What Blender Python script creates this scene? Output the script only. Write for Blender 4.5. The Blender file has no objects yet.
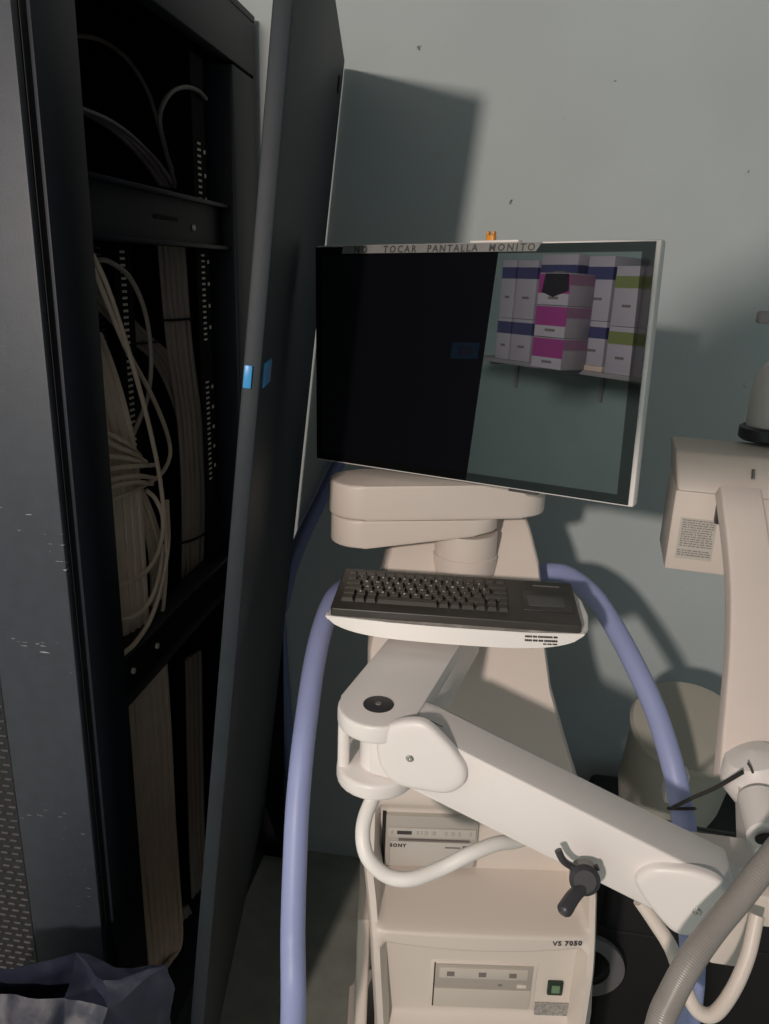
import bpy, bmesh, math, random
from mathutils import Vector, Matrix
random.seed(7)
scene = bpy.context.scene
COL = scene.collection
R = math.radians

# ------------------------------------------------------------------ camera, world, lights, exposure
cam_data = bpy.data.cameras.new('camera')
cam = bpy.data.objects.new('camera', cam_data)
COL.objects.link(cam)
cam.location = (0, 0, 1.7)
cam.rotation_mode = 'XYZ'
cam.matrix_world = Matrix.Translation((0, 0, 1.7)) @ Matrix.Rotation(R(8.5), 4, 'Z') @ Matrix.Rotation(R(90 - 17.5), 4, 'X') @ Matrix.Rotation(R(2), 4, 'Z')
cam_data.sensor_fit = 'VERTICAL'
cam_data.sensor_height = 36.0
cam_data.lens = 770.0 / 1024.0 * 36.0
cam_data.clip_start = 0.02
scene.camera = cam

world = bpy.data.worlds.new('world')
scene.world = world
world.use_nodes = True
bg = world.node_tree.nodes['Background']
bg.inputs[0].default_value = (0.76, 0.97, 1.03, 1)
bg.inputs[1].default_value = 0.22

def area_light(name, loc, target, size, power, color):
    d = bpy.data.lights.new(name, 'AREA')
    d.shape = 'DISK'
    d.size = size
    d.energy = power
    d.color = color
    o = bpy.data.objects.new(name, d)
    COL.objects.link(o)
    o.location = loc
    o.rotation_euler = (Vector(target) - Vector(loc)).to_track_quat('-Z', 'Y').to_euler()
    return o
area_light('room_lamp', (-0.62, -1.70, 2.27), (0.1, 1.4, 1.3), 0.12, 53, (1.0, 0.865, 0.785))
area_light('shelf_fill', (-1.35, 0.45, 2.05), (-2.05, -1.7, 1.3), 0.6, 78, (1.0, 0.96, 0.95))  # added fill with no fixture, brightens the cartons mirrored in the monitor

vs = scene.view_settings
vs.view_transform = 'Standard'
vs.look = 'None'
vs.gamma = 1.0
vs.use_curve_mapping = False
vs.exposure = 0.0

# ------------------------------------------------------------------ materials
def mat(name, color, rough=0.5, metal=0.0, noise=0.0, nscale=8.0, bump=0.0, bscale=200.0, spec=0.5, color2=None):
    m = bpy.data.materials.new(name)
    m.use_nodes = True
    nt = m.node_tree
    b = nt.nodes['Principled BSDF']
    b.inputs['Base Color'].default_value = (*color, 1)
    b.inputs['Roughness'].default_value = rough
    b.inputs['Metallic'].default_value = metal
    b.inputs['Specular IOR Level'].default_value = spec
    tc = nt.nodes.new('ShaderNodeTexCoord')
    if noise > 0 or color2:
        n = nt.nodes.new('ShaderNodeTexNoise')
        n.inputs['Scale'].default_value = nscale
        n.inputs['Detail'].default_value = 6
        nt.links.new(tc.outputs['Object'], n.inputs['Vector'])
        r = nt.nodes.new('ShaderNodeValToRGB')
        r.color_ramp.elements[0].position = 0.3
        r.color_ramp.elements[1].position = 0.7
        c2 = color2 if color2 else tuple(min(1, c * (1 + noise)) for c in color)
        c1 = color if color2 else tuple(c * (1 - noise) for c in color)
        r.color_ramp.elements[0].color = (*c1, 1)
        r.color_ramp.elements[1].color = (*c2, 1)
        nt.links.new(n.outputs['Fac'], r.inputs['Fac'])
        nt.links.new(r.outputs['Color'], b.inputs['Base Color'])
    if bump > 0:
        n2 = nt.nodes.new('ShaderNodeTexNoise')
        n2.inputs['Scale'].default_value = bscale
        n2.inputs['Detail'].default_value = 4
        nt.links.new(tc.outputs['Object'], n2.inputs['Vector'])
        bp = nt.nodes.new('ShaderNodeBump')
        bp.inputs['Strength'].default_value = bump
        bp.inputs['Distance'].default_value = 0.002
        nt.links.new(n2.outputs['Fac'], bp.inputs['Height'])
        nt.links.new(bp.outputs['Normal'], b.inputs['Normal'])
    return m

def add_marks(m, color, scale, stretch, thresh, mask_scale=3.0):
    """small chips and scratches of another colour, scattered by noise"""
    nt = m.node_tree
    b = nt.nodes['Principled BSDF']
    tc = nt.nodes.new('ShaderNodeTexCoord')
    mp = nt.nodes.new('ShaderNodeMapping')
    mp.inputs['Scale'].default_value = stretch
    nt.links.new(tc.outputs['Object'], mp.inputs['Vector'])
    n = nt.nodes.new('ShaderNodeTexNoise')
    n.inputs['Scale'].default_value = scale
    n.inputs['Detail'].default_value = 3
    nt.links.new(mp.outputs['Vector'], n.inputs['Vector'])
    n2 = nt.nodes.new('ShaderNodeTexNoise')
    n2.inputs['Scale'].default_value = mask_scale
    nt.links.new(tc.outputs['Object'], n2.inputs['Vector'])
    ad = nt.nodes.new('ShaderNodeMath'); ad.operation = 'MULTIPLY'
    nt.links.new(n.outputs['Fac'], ad.inputs[0]); nt.links.new(n2.outputs['Fac'], ad.inputs[1])
    r = nt.nodes.new('ShaderNodeValToRGB')
    r.color_ramp.elements[0].position = thresh
    r.color_ramp.elements[1].position = thresh + 0.03
    r.color_ramp.elements[0].color = (0, 0, 0, 1)
    r.color_ramp.elements[1].color = (1, 1, 1, 1)
    nt.links.new(ad.outputs[0], r.inputs['Fac'])
    mx = nt.nodes.new('ShaderNodeMix'); mx.data_type = 'RGBA'
    if b.inputs['Base Color'].is_linked:
        nt.links.new(b.inputs['Base Color'].links[0].from_socket, mx.inputs[6])
    else:
        mx.inputs[6].default_value = b.inputs['Base Color'].default_value
    mx.inputs[7].default_value = (*color, 1)
    nt.links.new(r.outputs['Color'], mx.inputs[0])
    nt.links.new(mx.outputs[2], b.inputs['Base Color'])

M = {}
M['wall'] = mat('wall_paint', (0.52, 0.575, 0.575), 0.75, noise=0.05, nscale=3, bump=0.12, bscale=140)
add_marks(M['wall'], (0.10, 0.11, 0.11), 34, (1, 1, 1), 0.443, 9)
M['wall_teal'] = mat('teal_wall_paint', (0.37, 0.49, 0.46), 0.75, noise=0.05, nscale=3, bump=0.12, bscale=140)
M['floor'] = mat('floor_vinyl', (0.30, 0.31, 0.27), 0.55, noise=0.12, nscale=14)
M['ceiling'] = mat('ceiling_paint', (0.28, 0.28, 0.27), 0.9, noise=0.03)
M['rack'] = mat('rack_blue_grey_steel', (0.016, 0.020, 0.028), 0.5, spec=0.3, noise=0.10, nscale=40, bump=0.1, bscale=500)
M['rack_side'] = mat('rack_side_steel', (0.036, 0.043, 0.055), 0.5, noise=0.10, nscale=40, bump=0.1, bscale=500)
add_marks(M['rack_side'], (0.5, 0.5, 0.48), 14, (3, 3, 26), 0.475, 6)
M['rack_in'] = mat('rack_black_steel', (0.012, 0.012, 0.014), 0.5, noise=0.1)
M['rack_matt'] = mat('matt_black_steel', (0.008, 0.008, 0.009), 0.85, noise=0.1, spec=0.15)
M['rack_door'] = mat('rack_door_steel', (0.019, 0.025, 0.031), 0.55, spec=0.3, noise=0.08, nscale=30, bump=0.08, bscale=500)
M['pin'] = mat('pale_terminal_pin', (0.92, 0.85, 0.74), 0.35, noise=0.05)
M['latch'] = mat('blue_latch_plastic', (0.05, 0.30, 0.62), 0.35, noise=0.05)
M['cable_beige'] = mat('beige_cable_sheath', (0.74, 0.60, 0.48), 0.5, noise=0.06, nscale=20)
M['cable_grey'] = mat('grey_cable_sheath', (0.40, 0.345, 0.30), 0.5, noise=0.06, nscale=20)
M['cable_dark'] = mat('dark_cable_sheath', (0.10, 0.105, 0.095), 0.5, noise=0.06, nscale=20)
M['cable_mauve'] = mat('mauve_cable_sheath', (0.26, 0.22, 0.25), 0.5, noise=0.06, nscale=20)
M['tie'] = mat('black_nylon', (0.02, 0.02, 0.022), 0.45, noise=0.05)
M['cream'] = mat('cream_moulded_plastic', (0.72, 0.64, 0.57), 0.42, noise=0.02, nscale=6, bump=0.04, bscale=600)
M['white'] = mat('white_painted_metal', (0.80, 0.76, 0.73), 0.38, noise=0.02, nscale=6, bump=0.02, bscale=600)
M['tray'] = mat('white_tray_plastic', (0.82, 0.79, 0.75), 0.4, noise=0.02)
M['printer'] = mat('grey_beige_printer', (0.46, 0.43, 0.38), 0.45, noise=0.02)
M['printer_strip'] = mat('pale_control_strip', (0.55, 0.52, 0.47), 0.4, noise=0.02)
M['drive'] = mat('beige_drive_bezel', (0.58, 0.53, 0.46), 0.45, noise=0.02)
M['drive_dark'] = mat('darker_drive_bezel', (0.42, 0.38, 0.33), 0.45, noise=0.02)
M['grey_label'] = mat('grey_label', (0.33, 0.31, 0.29), 0.6, noise=0.35, nscale=260)
M['ink'] = mat('dark_ink', (0.05, 0.045, 0.045), 0.6, noise=0.05)
M['ink_soft'] = mat('faded_ink', (0.20, 0.17, 0.16), 0.6, noise=0.05)
M['dark_plastic'] = mat('charcoal_plastic', (0.040, 0.038, 0.044), 0.38, noise=0.05)
M['key'] = mat('dark_key_plastic', (0.050, 0.043, 0.036), 0.42, noise=0.06)
M['kbd'] = mat('dark_keyboard_case', (0.045, 0.040, 0.035), 0.40, noise=0.05)
M['pad'] = mat('touchpad_grey', (0.075, 0.078, 0.072), 0.35, noise=0.03)
M['legend'] = mat('white_key_print', (0.75, 0.72, 0.68), 0.5, noise=0.02)
M['green'] = mat('green_switch', (0.16, 0.27, 0.16), 0.3, noise=0.04)
M['green_dark'] = mat('dark_green_switch_frame', (0.02, 0.035, 0.02), 0.4, noise=0.04)
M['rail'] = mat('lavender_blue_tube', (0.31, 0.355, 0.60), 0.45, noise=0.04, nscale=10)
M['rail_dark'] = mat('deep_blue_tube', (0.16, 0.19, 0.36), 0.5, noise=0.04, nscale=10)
M['hose'] = mat('grey_ribbed_hose', (0.27, 0.25, 0.23), 0.35, noise=0.06, nscale=30)
M['pink'] = mat('warm_white_cover', (0.78, 0.68, 0.62), 0.4, noise=0.02)
M['bag'] = mat('navy_plastic_bag', (0.019, 0.023, 0.041), 0.48, noise=0.2, nscale=12, bump=0.5, bscale=45)
M['tape'] = mat('grey_paper_tape', (0.20, 0.20, 0.19), 0.7, noise=0.08, nscale=60)
M['orange'] = mat('orange_plastic', (0.70, 0.28, 0.04), 0.4, noise=0.08)
M['rubber'] = mat('black_rubber', (0.016, 0.016, 0.018), 0.7, noise=0.1)
M['tyre_grey'] = mat('grey_tyre', (0.17, 0.165, 0.165), 0.6, noise=0.1)
M['case_black'] = mat('black_case', (0.014, 0.013, 0.015), 0.55, noise=0.1)
M['steel'] = mat('bright_steel', (0.65, 0.63, 0.6), 0.25, metal=1.0, noise=0.02)
M['carton'] = mat('white_carton', (0.50, 0.47, 0.51), 0.6, noise=0.02)
M['carton_navy'] = mat('navy_carton_band', (0.06, 0.065, 0.17), 0.6, noise=0.03)
M['carton_magenta'] = mat('magenta_carton_band', (0.36, 0.05, 0.24), 0.6, noise=0.03)
M['carton_green'] = mat('green_carton_band', (0.22, 0.27, 0.09), 0.6, noise=0.03)
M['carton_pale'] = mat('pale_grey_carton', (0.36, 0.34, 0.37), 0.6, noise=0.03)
M['carton_pink'] = mat('dull_pink_carton_band', (0.30, 0.16, 0.25), 0.6, noise=0.03)
M['shelf'] = mat('grey_shelf_board', (0.34, 0.33, 0.33), 0.5, noise=0.04)
M['hole'] = mat('dark_hollow', (0.012, 0.011, 0.012), 0.8, noise=0.05)
M['cap_purple'] = mat('mauve_pump_plastic', (0.42, 0.36, 0.38), 0.45, noise=0.04)
M['bottle'] = mat('translucent_white_bottle', (0.70, 0.66, 0.63), 0.35, noise=0.03)

def screen_mat():
    m = bpy.data.materials.new('black_glossy_screen')
    m.use_nodes = True
    b = m.node_tree.nodes['Principled BSDF']
    b.inputs['Base Color'].default_value = (0.004, 0.004, 0.006, 1)
    b.inputs['Roughness'].default_value = 0.03
    b.inputs['IOR'].default_value = 2.1
    n = m.node_tree.nodes.new('ShaderNodeTexNoise')
    n.inputs['Scale'].default_value = 25
    mr = m.node_tree.nodes.new('ShaderNodeMapRange')
    mr.inputs['To Min'].default_value = 0.0
    mr.inputs['To Max'].default_value = 0.012
    m.node_tree.links.new(n.outputs['Fac'], mr.inputs['Value'])
    m.node_tree.links.new(mr.outputs['Result'], b.inputs['Roughness'])
    return m
M['screen'] = screen_mat()

# ------------------------------------------------------------------ helpers
def frame(p0, p1, up=(0, 0, 1)):
    """matrix whose z axis runs from p0 to p1"""
    z = (Vector(p1) - Vector(p0)).normalized()
    u = Vector(up)
    if abs(z.dot(u)) > 0.98:
        u = Vector((1, 0, 0))
    x = u.cross(z).normalized()
    y = z.cross(x)
    m = Matrix((x, y, z)).transposed().to_4x4()
    m.translation = Vector(p0)
    return m

def smooth_path(pts, n=8):
    P = [Vector(p) for p in pts]
    P = [2 * P[0] - P[1]] + P + [2 * P[-1] - P[-2]]
    out = []
    for i in range(1, len(P) - 2):
        for k in range(n):
            t = k / n
            a, b, c, d = P[i - 1], P[i], P[i + 1], P[i + 2]
            out.append(0.5 * (2 * b + (c - a) * t + (2 * a - 5 * b + 4 * c - d) * t * t + (3 * b - a - 3 * c + d) * t ** 3))
    out.append(P[-2])
    return out

class MB:
    """collects shapes into one mesh; matrix T maps the local frame to the world"""
    def __init__(self, T=None):
        self.bm = bmesh.new()
        self.T = T or Matrix()
        self.mi = 0
    def _mark(self, faces):
        for f in faces:
            f.material_index = self.mi
    def verts(self, vs, m=None):
        m = self.T @ m if m is not None else self.T
        return [self.bm.verts.new(m @ Vector(v)) for v in vs]
    def face(self, vs):
        try:
            f = self.bm.faces.new(vs)
            f.material_index = self.mi
            return f
        except ValueError:
            return None
    def box(self, a, b, m=None, bev=0.0, seg=2):
        (x0, y0, z0), (x1, y1, z1) = a, b
        v = self.verts([(x0, y0, z0), (x1, y0, z0), (x1, y1, z0), (x0, y1, z0), (x0, y0, z1), (x1, y0, z1), (x1, y1, z1), (x0, y1, z1)], m)
        fs = [self.face([v[i] for i in q]) for q in ((3, 2, 1, 0), (4, 5, 6, 7), (0, 1, 5, 4), (1, 2, 6, 5), (2, 3, 7, 6), (3, 0, 4, 7))]
        if bev > 0:
            es = list({e for f in fs for e in f.edges})
            r = bmesh.ops.bevel(self.bm, geom=es, offset=bev, segments=seg, profile=0.5, affect='EDGES')
            self._mark(r['faces'])
        return self
    def prism(self, outline, z0, z1, m=None, bev=0.0, seg=3, both=False):
        """extrude a 2D outline (counter-clockwise) from z0 to z1; bev rounds the z1 rim"""
        n = len(outline)
        lo = self.verts([(x, y, z0) for x, y in outline], m)
        hi = self.verts([(x, y, z1) for x, y in outline], m)
        self.face(lo[::-1])
        top = self.face(hi)
        for i in range(n):
            self.face([lo[i], lo[(i + 1) % n], hi[(i + 1) % n], hi[i]])
        if bev > 0:
            es = [self.bm.edges.get((hi[i], hi[(i + 1) % n])) for i in range(n)]
            if both:
                es += [self.bm.edges.get((lo[i], lo[(i + 1) % n])) for i in range(n)]
            r = bmesh.ops.bevel(self.bm, geom=es, offset=bev, segments=seg, profile=0.5, affect='EDGES')
            self._mark(r['faces'])
        return self
    def lathe(self, prof, m=None, n=32, cap=True):
        """profile of (radius, z) turned about local z"""
        rings = [self.verts([(r * math.cos(2 * math.pi * k / n), r * math.sin(2 * math.pi * k / n), z) for k in range(n)], m) for r, z in prof]
        for a, b in zip(rings, rings[1:]):
            for k in range(n):
                self.face([a[k], a[(k + 1) % n], b[(k + 1) % n], b[k]])
        if cap:
            self.face(rings[0][::-1]); self.face(rings[-1])
        return self
    def cyl(self, p0, p1, r0, r1=None, n=24, rim=0.0):
        r1 = r0 if r1 is None else r1
        L = (Vector(p1) - Vector(p0)).length
        if rim:
            pr = [(r0 - rim, 0), (r0, rim), (r1, L - rim), (r1 - rim, L)]
        else:
            pr = [(r0, 0), (r1, L)]
        return self.lathe(pr, frame(p0, p1), n)
    def tube(self, pts, r, n=10, rf=None):
        P = [Vector(p) for p in pts]
        prev = None
        rings = []
        for i, p in enumerate(P):
            t = (P[min(i + 1, len(P) - 1)] - P[max(i - 1, 0)]).normalized()
            if prev is None:
                a = Vector((0, 0, 1)) if abs(t.z) < 0.9 else Vector((1, 0, 0))
                x = a.cross(t).normalized()
            else:
                x = (prev - t * prev.dot(t)).normalized()
            prev = x
            y = t.cross(x)
            rr = rf(i / (len(P) - 1)) * r if rf else r
            rings.append(self.verts([p + rr * (math.cos(2 * math.pi * k / n) * x + math.sin(2 * math.pi * k / n) * y) for k in range(n)]))
        for a, b in zip(rings, rings[1:]):
            for k in range(n):
                self.face([a[k], a[(k + 1) % n], b[(k + 1) % n], b[k]])
        self.face(rings[0][::-1]); self.face(rings[-1])
        return self
    def ribbon(self, pts, wdir, w, t, round_=0.006):
        """sweep a rounded rectangle (w along wdir, t across) along a path"""
        P = [Vector(p) for p in pts]
        rings = []
        wd = Vector(wdir).normalized()
        sec = rrect(w, t, round_, 4)
        for i, p in enumerate(P):
            tg = (P[min(i + 1, len(P) - 1)] - P[max(i - 1, 0)]).normalized()
            x = (wd - tg * wd.dot(tg)).normalized()
            y = tg.cross(x)
            rings.append(self.verts([p + x * a + y * b for a, b in sec]))
        n = len(sec)
        for a, b in zip(rings, rings[1:]):
            for k in range(n):
                self.face([a[k], a[(k + 1) % n], b[(k + 1) % n], b[k]])
        self.face(rings[0][::-1]); self.face(rings[-1])
        return self
    def build(self, name, mats, parent=None, smooth=35, root=None):
        bmesh.ops.recalc_face_normals(self.bm, faces=self.bm.faces[:])
        me = bpy.data.meshes.new(name)
        self.bm.to_mesh(me)
        self.bm.free()
        o = bpy.data.objects.new(name, me)
        COL.objects.link(o)
        for m in (mats if isinstance(mats, (list, tuple)) else [mats]):
            me.materials.append(m)
        if smooth:
            for p in me.polygons:
                p.use_smooth = True
            me.set_sharp_from_angle(angle=R(smooth))
        if parent is not None:
            off = base_of(parent)
            me.transform(Matrix.Translation(-off))
            o.parent = parent
        elif root is not None:
            me.transform(Matrix.Translation(-Vector(root)))
            o.location = root
        return o

def base_of(o):
    v = Vector((0, 0, 0))
    while o is not None:
        v += o.location
        o = o.parent
    return v

def rrect(w, h, r, n=5, cx=0.0, cy=0.0):
    out = []
    for sx, sy, a0 in ((1, 1, 0), (-1, 1, 90), (-1, -1, 180), (1, -1, 270)):
        for k in range(n + 1):
            a = R(a0 + 90 * k / n)
            out.append((cx + sx * (w / 2 - r) + r * math.cos(a), cy + sy * (h / 2 - r) + r * math.sin(a)))
    return out

def stadium(p0, p1, r, n=14):
    """outline of a capsule from p0 to p1 in 2D"""
    a = math.atan2(p1[1] - p0[1], p1[0] - p0[0])
    out = []
    for k in range(n + 1):
        t = a - math.pi / 2 + math.pi * k / n
        out.append((p1[0] + r * math.cos(t), p1[1] + r * math.sin(t)))
    for k in range(n + 1):
        t = a + math.pi / 2 + math.pi * k / n
        out.append((p0[0] + r * math.cos(t), p0[1] + r * math.sin(t)))
    return out

def two_circle(p0, r0, p1, r1, n=18):
    """convex hull outline of two circles (a teardrop)"""
    d = Vector((p1[0] - p0[0], p1[1] - p0[1]))
    a = math.atan2(d.y, d.x)
    b = math.acos(max(-1, min(1, (r0 - r1) / d.length)))
    out = []
    for k in range(n + 1):
        t = a - b + 2 * b * k / n
        out.append((p1[0] + r1 * math.cos(t), p1[1] + r1 * math.sin(t)))
    for k in range(n + 1):
        t = a + b + (2 * math.pi - 2 * b) * k / n
        out.append((p0[0] + r0 * math.cos(t), p0[1] + r0 * math.sin(t)))
    return out

def tag(o, label, cat, group=None, kind=None):
    o['label'] = label
    o['category'] = cat
    if group:
        o['group'] = group
    if kind:
        o['kind'] = kind
    return o

def thing(name, loc, label, cat, group=None):
    o = bpy.data.objects.new(name, None)
    o.empty_display_size = 0.05
    COL.objects.link(o)
    o.location = loc
    return tag(o, label, cat, group)

def structure(name, mb, m, smooth=0):
    o = mb.build(name, m, smooth=smooth)
    o['kind'] = 'structure'
    return o

def lettering(name, text, size, Mtx, m, parent, shear=0.0, label=None, spacing=1.0, bold=0.0):
    """text turned to mesh; Mtx maps text x/y plane to the world"""
    cu = bpy.data.curves.new(name, 'FONT')
    cu.body = text
    cu.size = size
    cu.shear = shear
    cu.space_character = spacing
    cu.extrude = 0.0003
    cu.offset = size * bold
    cu.resolution_u = 2
    tmp = bpy.data.objects.new(name + '_curve', cu)
    COL.objects.link(tmp)
    dg = bpy.context.evaluated_depsgraph_get()
    me = bpy.data.meshes.new_from_object(tmp.evaluated_get(dg))
    bpy.data.objects.remove(tmp)
    bpy.data.curves.remove(cu)
    me.transform(Mtx)
    me.transform(Matrix.Translation(-base_of(parent)))
    me.materials.clear()
    me.materials.append(m)
    o = bpy.data.objects.new(name, me)
    COL.objects.link(o)
    o.parent = parent
    if label:
        o['label'] = label
    return o

FRONT = Matrix(((1, 0, 0, 0), (0, 0, -1, 0), (0, 1, 0, 0), (0, 0, 0, 1)))   # text plane stood upright, facing -y

# ------------------------------------------------------------------ the room
WY = 1.88
structure('floor', MB().box((-3.3, -2.2, -0.05), (2.6, 2.0, 0.0)), M['floor'])
structure('wall_back', MB().box((-3.3, WY, 0.0), (2.6, WY + 0.1, 2.7)), M['wall'])
structure('wall_rear', MB().box((-3.3, -1.9, 0.0), (-0.95, -1.8, 2.7)), M['wall_teal'])
structure('wall_left', MB().box((-3.4, -1.9, 0.0), (-3.3, WY + 0.1, 2.7)), M['wall'])
structure('ceiling', MB().box((-3.3, -1.9, 2.7), (2.6, WY + 0.1, 2.75)), M['ceiling'])

# ------------------------------------------------------------------ server rack
RX, RB = -0.60, -1.42           # front plane and back plane
rack = thing('server_rack', (-1.0, 1.4, 0), 'tall dark blue grey network rack standing open at the left, full of cables', 'server rack')
b = MB()
b.box((RB, 0.955, 0.10), (RX - 0.006, 0.970, 2.20), bev=0.003)
side = b.build('side_panel', M['rack_side'], rack)
# louvred strip low on the side panel
b = MB()
for i in range(8):
    for k in range(78):
        x = -0.742 - i * 0.0200
        z = 0.20 + k * 0.0135
        off = 0.006 if k % 2 else 0.0
        if z > 1.09:
            continue
        v = b.verts([(x - 0.012 + off, 0.9552, z), (x + off, 0.9552, z), (x + off, 0.9515, z + 0.0035), (x - 0.012 + off, 0.9515, z + 0.0035), (x - 0.012 + off, 0.9552, z + 0.006), (x + off, 0.9552, z + 0.006)])
        b.face([v[0], v[1], v[2], v[3]]); b.face([v[3], v[2], v[5], v[4]]); b.face([v[0], v[3], v[4]]); b.face([v[1], v[5], v[2]])
M['louvre'] = mat('lit_louvre_lip', (0.085, 0.075, 0.08), 0.5, noise=0.2, nscale=60)  # paler than the panel to stand for light caught on the lips
lv = b.build('vent_louvres', M['louvre'], side, smooth=0)
b = MB(); b.box((-0.895, 0.9540, 0.19), (-0.735, 0.9552, 1.10))
b.build('vent_backing', M['rack_in'], side, smooth=0)
b = MB()
b.box((RX - 0.05, 0.9705, 0.10), (RX - 0.005, 0.985, 2.20))
b.build('side_seam', M['rack_in'], rack, smooth=0)
b = MB(); b.box((RX - 0.012, 0.985, 0.10), (RX, 1.092, 2.20), bev=0.0015)
b.build('corner_post', M['rack'], rack)
b = MB(); b.box((RX - 0.07, 1.70, 0.10), (RX, 1.84, 2.09), bev=0.004)
b.build('corner_post', M['rack'], rack)
b = MB(); b.box((RX - 0.03, 1.092, 2.095), (RX, 1.84, 2.20), bev=0.004)
b.build('header', M['rack'], rack)
b = MB(); b.box((RB - 0.012, 0.955, 2.20), (RX, 1.852, 2.215), bev=0.003)
b.build('top_panel', M['rack'], rack)
b = MB(); b.box((RB, 0.955, 0.0), (RX - 0.005, 1.84, 0.10), bev=0.003)
b.build('plinth', M['rack'], rack)
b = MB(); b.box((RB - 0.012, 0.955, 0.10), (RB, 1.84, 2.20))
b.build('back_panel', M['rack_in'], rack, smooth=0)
b = MB(); b.box((RB, 1.84, 0.10), (RX - 0.002, 1.852, 2.20))
b.build('side_panel', M['rack_in'], rack, smooth=0)
b = MB(); b.box((RX - 0.005, 1.812, 0.02), (-0.536, 1.820, 0.95), bev=0.001)
b.build('light_stop_strip', M['rack_matt'], rack)  # dark strip added to stop light leaking past the door onto the wall
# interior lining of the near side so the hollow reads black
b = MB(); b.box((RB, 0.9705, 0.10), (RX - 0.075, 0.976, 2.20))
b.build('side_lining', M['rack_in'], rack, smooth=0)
for z0, z1 in ((1.728, 1.820), (0.945, 1.040)):
    b = MB()
    b.box((RX - 0.034, 1.092, z0 + 0.008), (RX - 0.030, 1.70, z1 - 0.008))
    b.box((RX - 0.062, 1.092, z1 - 0.008), (RX - 0.012, 1.70, z1), bev=0.002)
    b.box((RX - 0.062, 1.092, z0), (RX - 0.012, 1.70, z0 + 0.008), bev=0.002)
    tr = b.build('cable_tray', M['rack_in'] if z0 < 1 else M['rack'], rack)
    if z0 > 1:
        q = MB()
        q.box((RX - 0.0305, 1.36, 1.772), (RX - 0.0285, 1.46, 1.779))
        q.build('slot', M['hole'], tr, smooth=0)
        q = MB(); q.cyl((RX - 0.031, 1.535, 1.765), (RX - 0.027, 1.535, 1.765), 0.006, n=12)
        q.build('screw', M['pin'], tr)
    else:
        for yy in (1.11, 1.125, 1.17, 1.27):
            q = MB(); q.cyl((RX - 0.031, yy, 0.985), (RX - 0.026, yy, 0.985), 0.0055, n=12)
            q.build('screw', M['pin'], tr)

# mounting rails with their rows of holes and the printed height numbers
def rail(name_x, y, z0, z1, gap, dot, cols, marks, bright, ztop=2.08):
    b = MB()
    b.box((name_x - 0.003, y - 0.022, 0.12), (name_x, y + 0.040, ztop))
    r = b.build('mounting_rail', M['rack_matt'], rack, smooth=0)
    for c in range(cols):
        for lo, hi in zip(z0, z1):
            q = MB()
            q.box((name_x - 0.0006, y + c * gap - dot * 0.75, lo - 0.01), (name_x + 0.0002, y + c * gap + dot * 0.75, hi + 0.006))
            q.mi = 1
            z = lo
            while z < hi:
                q.box((name_x - 0.0004, y + c * gap - dot / 2, z - dot * 0.42), (name_x + 0.0022, y + c * gap + dot / 2, z + dot * 0.42))
                z += 0.0113
            q.build('hole_column', [M['rack_matt'], bright], r, smooth=0)
    if marks:
        for lo, hi in zip(z0, z1):
            z = lo + 0.02
            while z < hi:
                q = MB()
                q.box((name_x - 0.0004, y + 0.030, z), (name_x + 0.0012, y + 0.038, z + 0.007))
                q.build('height_mark', M['pin'], r, smooth=0)
                z += 0.04445
M['pin_dim'] = mat('dull_terminal_pin', (0.30, 0.28, 0.25), 0.45, noise=0.05)
rail(-0.635, 1.585, (1.80, 1.545, 1.24), (1.93, 1.715, 1.455), 0.0085, 0.0046, 2, True, M['pin'])
rail(-0.690, 1.345, (1.16,), (1.72,), 0.0095, 0.0052, 2, False, M['pin'], 1.728)
rail(-0.760, 1.390, (1.20,), (1.72,), 0.0105, 0.0044, 2, False, M['pin_dim'], 1.728)

# ------------------------------------------------------------------ leaning rack door
dn = Vector((-0.277, 0.9, 1.705)); df = Vector((-0.431, 1.8, 1.682))
a = (df - dn); a.z = 0
W_D = a.length
a.normalize()
up = Vector((0.104, 0.0, 1.0)).normalized()
nrm = a.cross(up).normalized()          # outward (towards the cart)
up = nrm.cross(a).normalized()
DT = Matrix((a, up, nrm)).transposed().to_4x4()
DT.translation = dn
door = thing('rack_door', (-0.42, 1.3, 0.2), 'dark steel rack door hanging askew beside the black monitor, blue latch on its edge', 'rack door')
b = MB(DT)
b.box((0.0, -1.47, -0.022), (W_D, 0.418, 0.0), bev=0.003)
leaf = b.build('door_leaf', M['rack_door'], door)
b = MB(DT)
b.box((0.10, -1.30, -0.034), (W_D - 0.05, 0.36, -0.022), bev=0.004)
b.build('door_stiffener', M['rack_in'], door)
lt = -0.132
b = MB(DT); b.box((-0.004, lt - 0.018, -0.020), (0.0, lt + 0.010, -0.010), bev=0.0015)
b.build('edge_latch', M['latch'], door)
b = MB(DT)
b.box((0.016, lt - 0.018, 0.0), (0.076, lt + 0.012, 0.003), bev=0.001)
pl = b.build('latch_plate', M['latch'], door)
b = MB(DT); b.box((0.030, lt - 0.012, 0.003), (0.060, lt + 0.006, 0.0036), bev=0.0005)
b.build('latch_button', M['rail_dark'], pl)
b = MB(DT); b.box((0.78, 0.33, 0.0), (0.80, 0.36, 0.003), bev=0.001)
b.build('hinge_slot', M['hole'], door)

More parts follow.
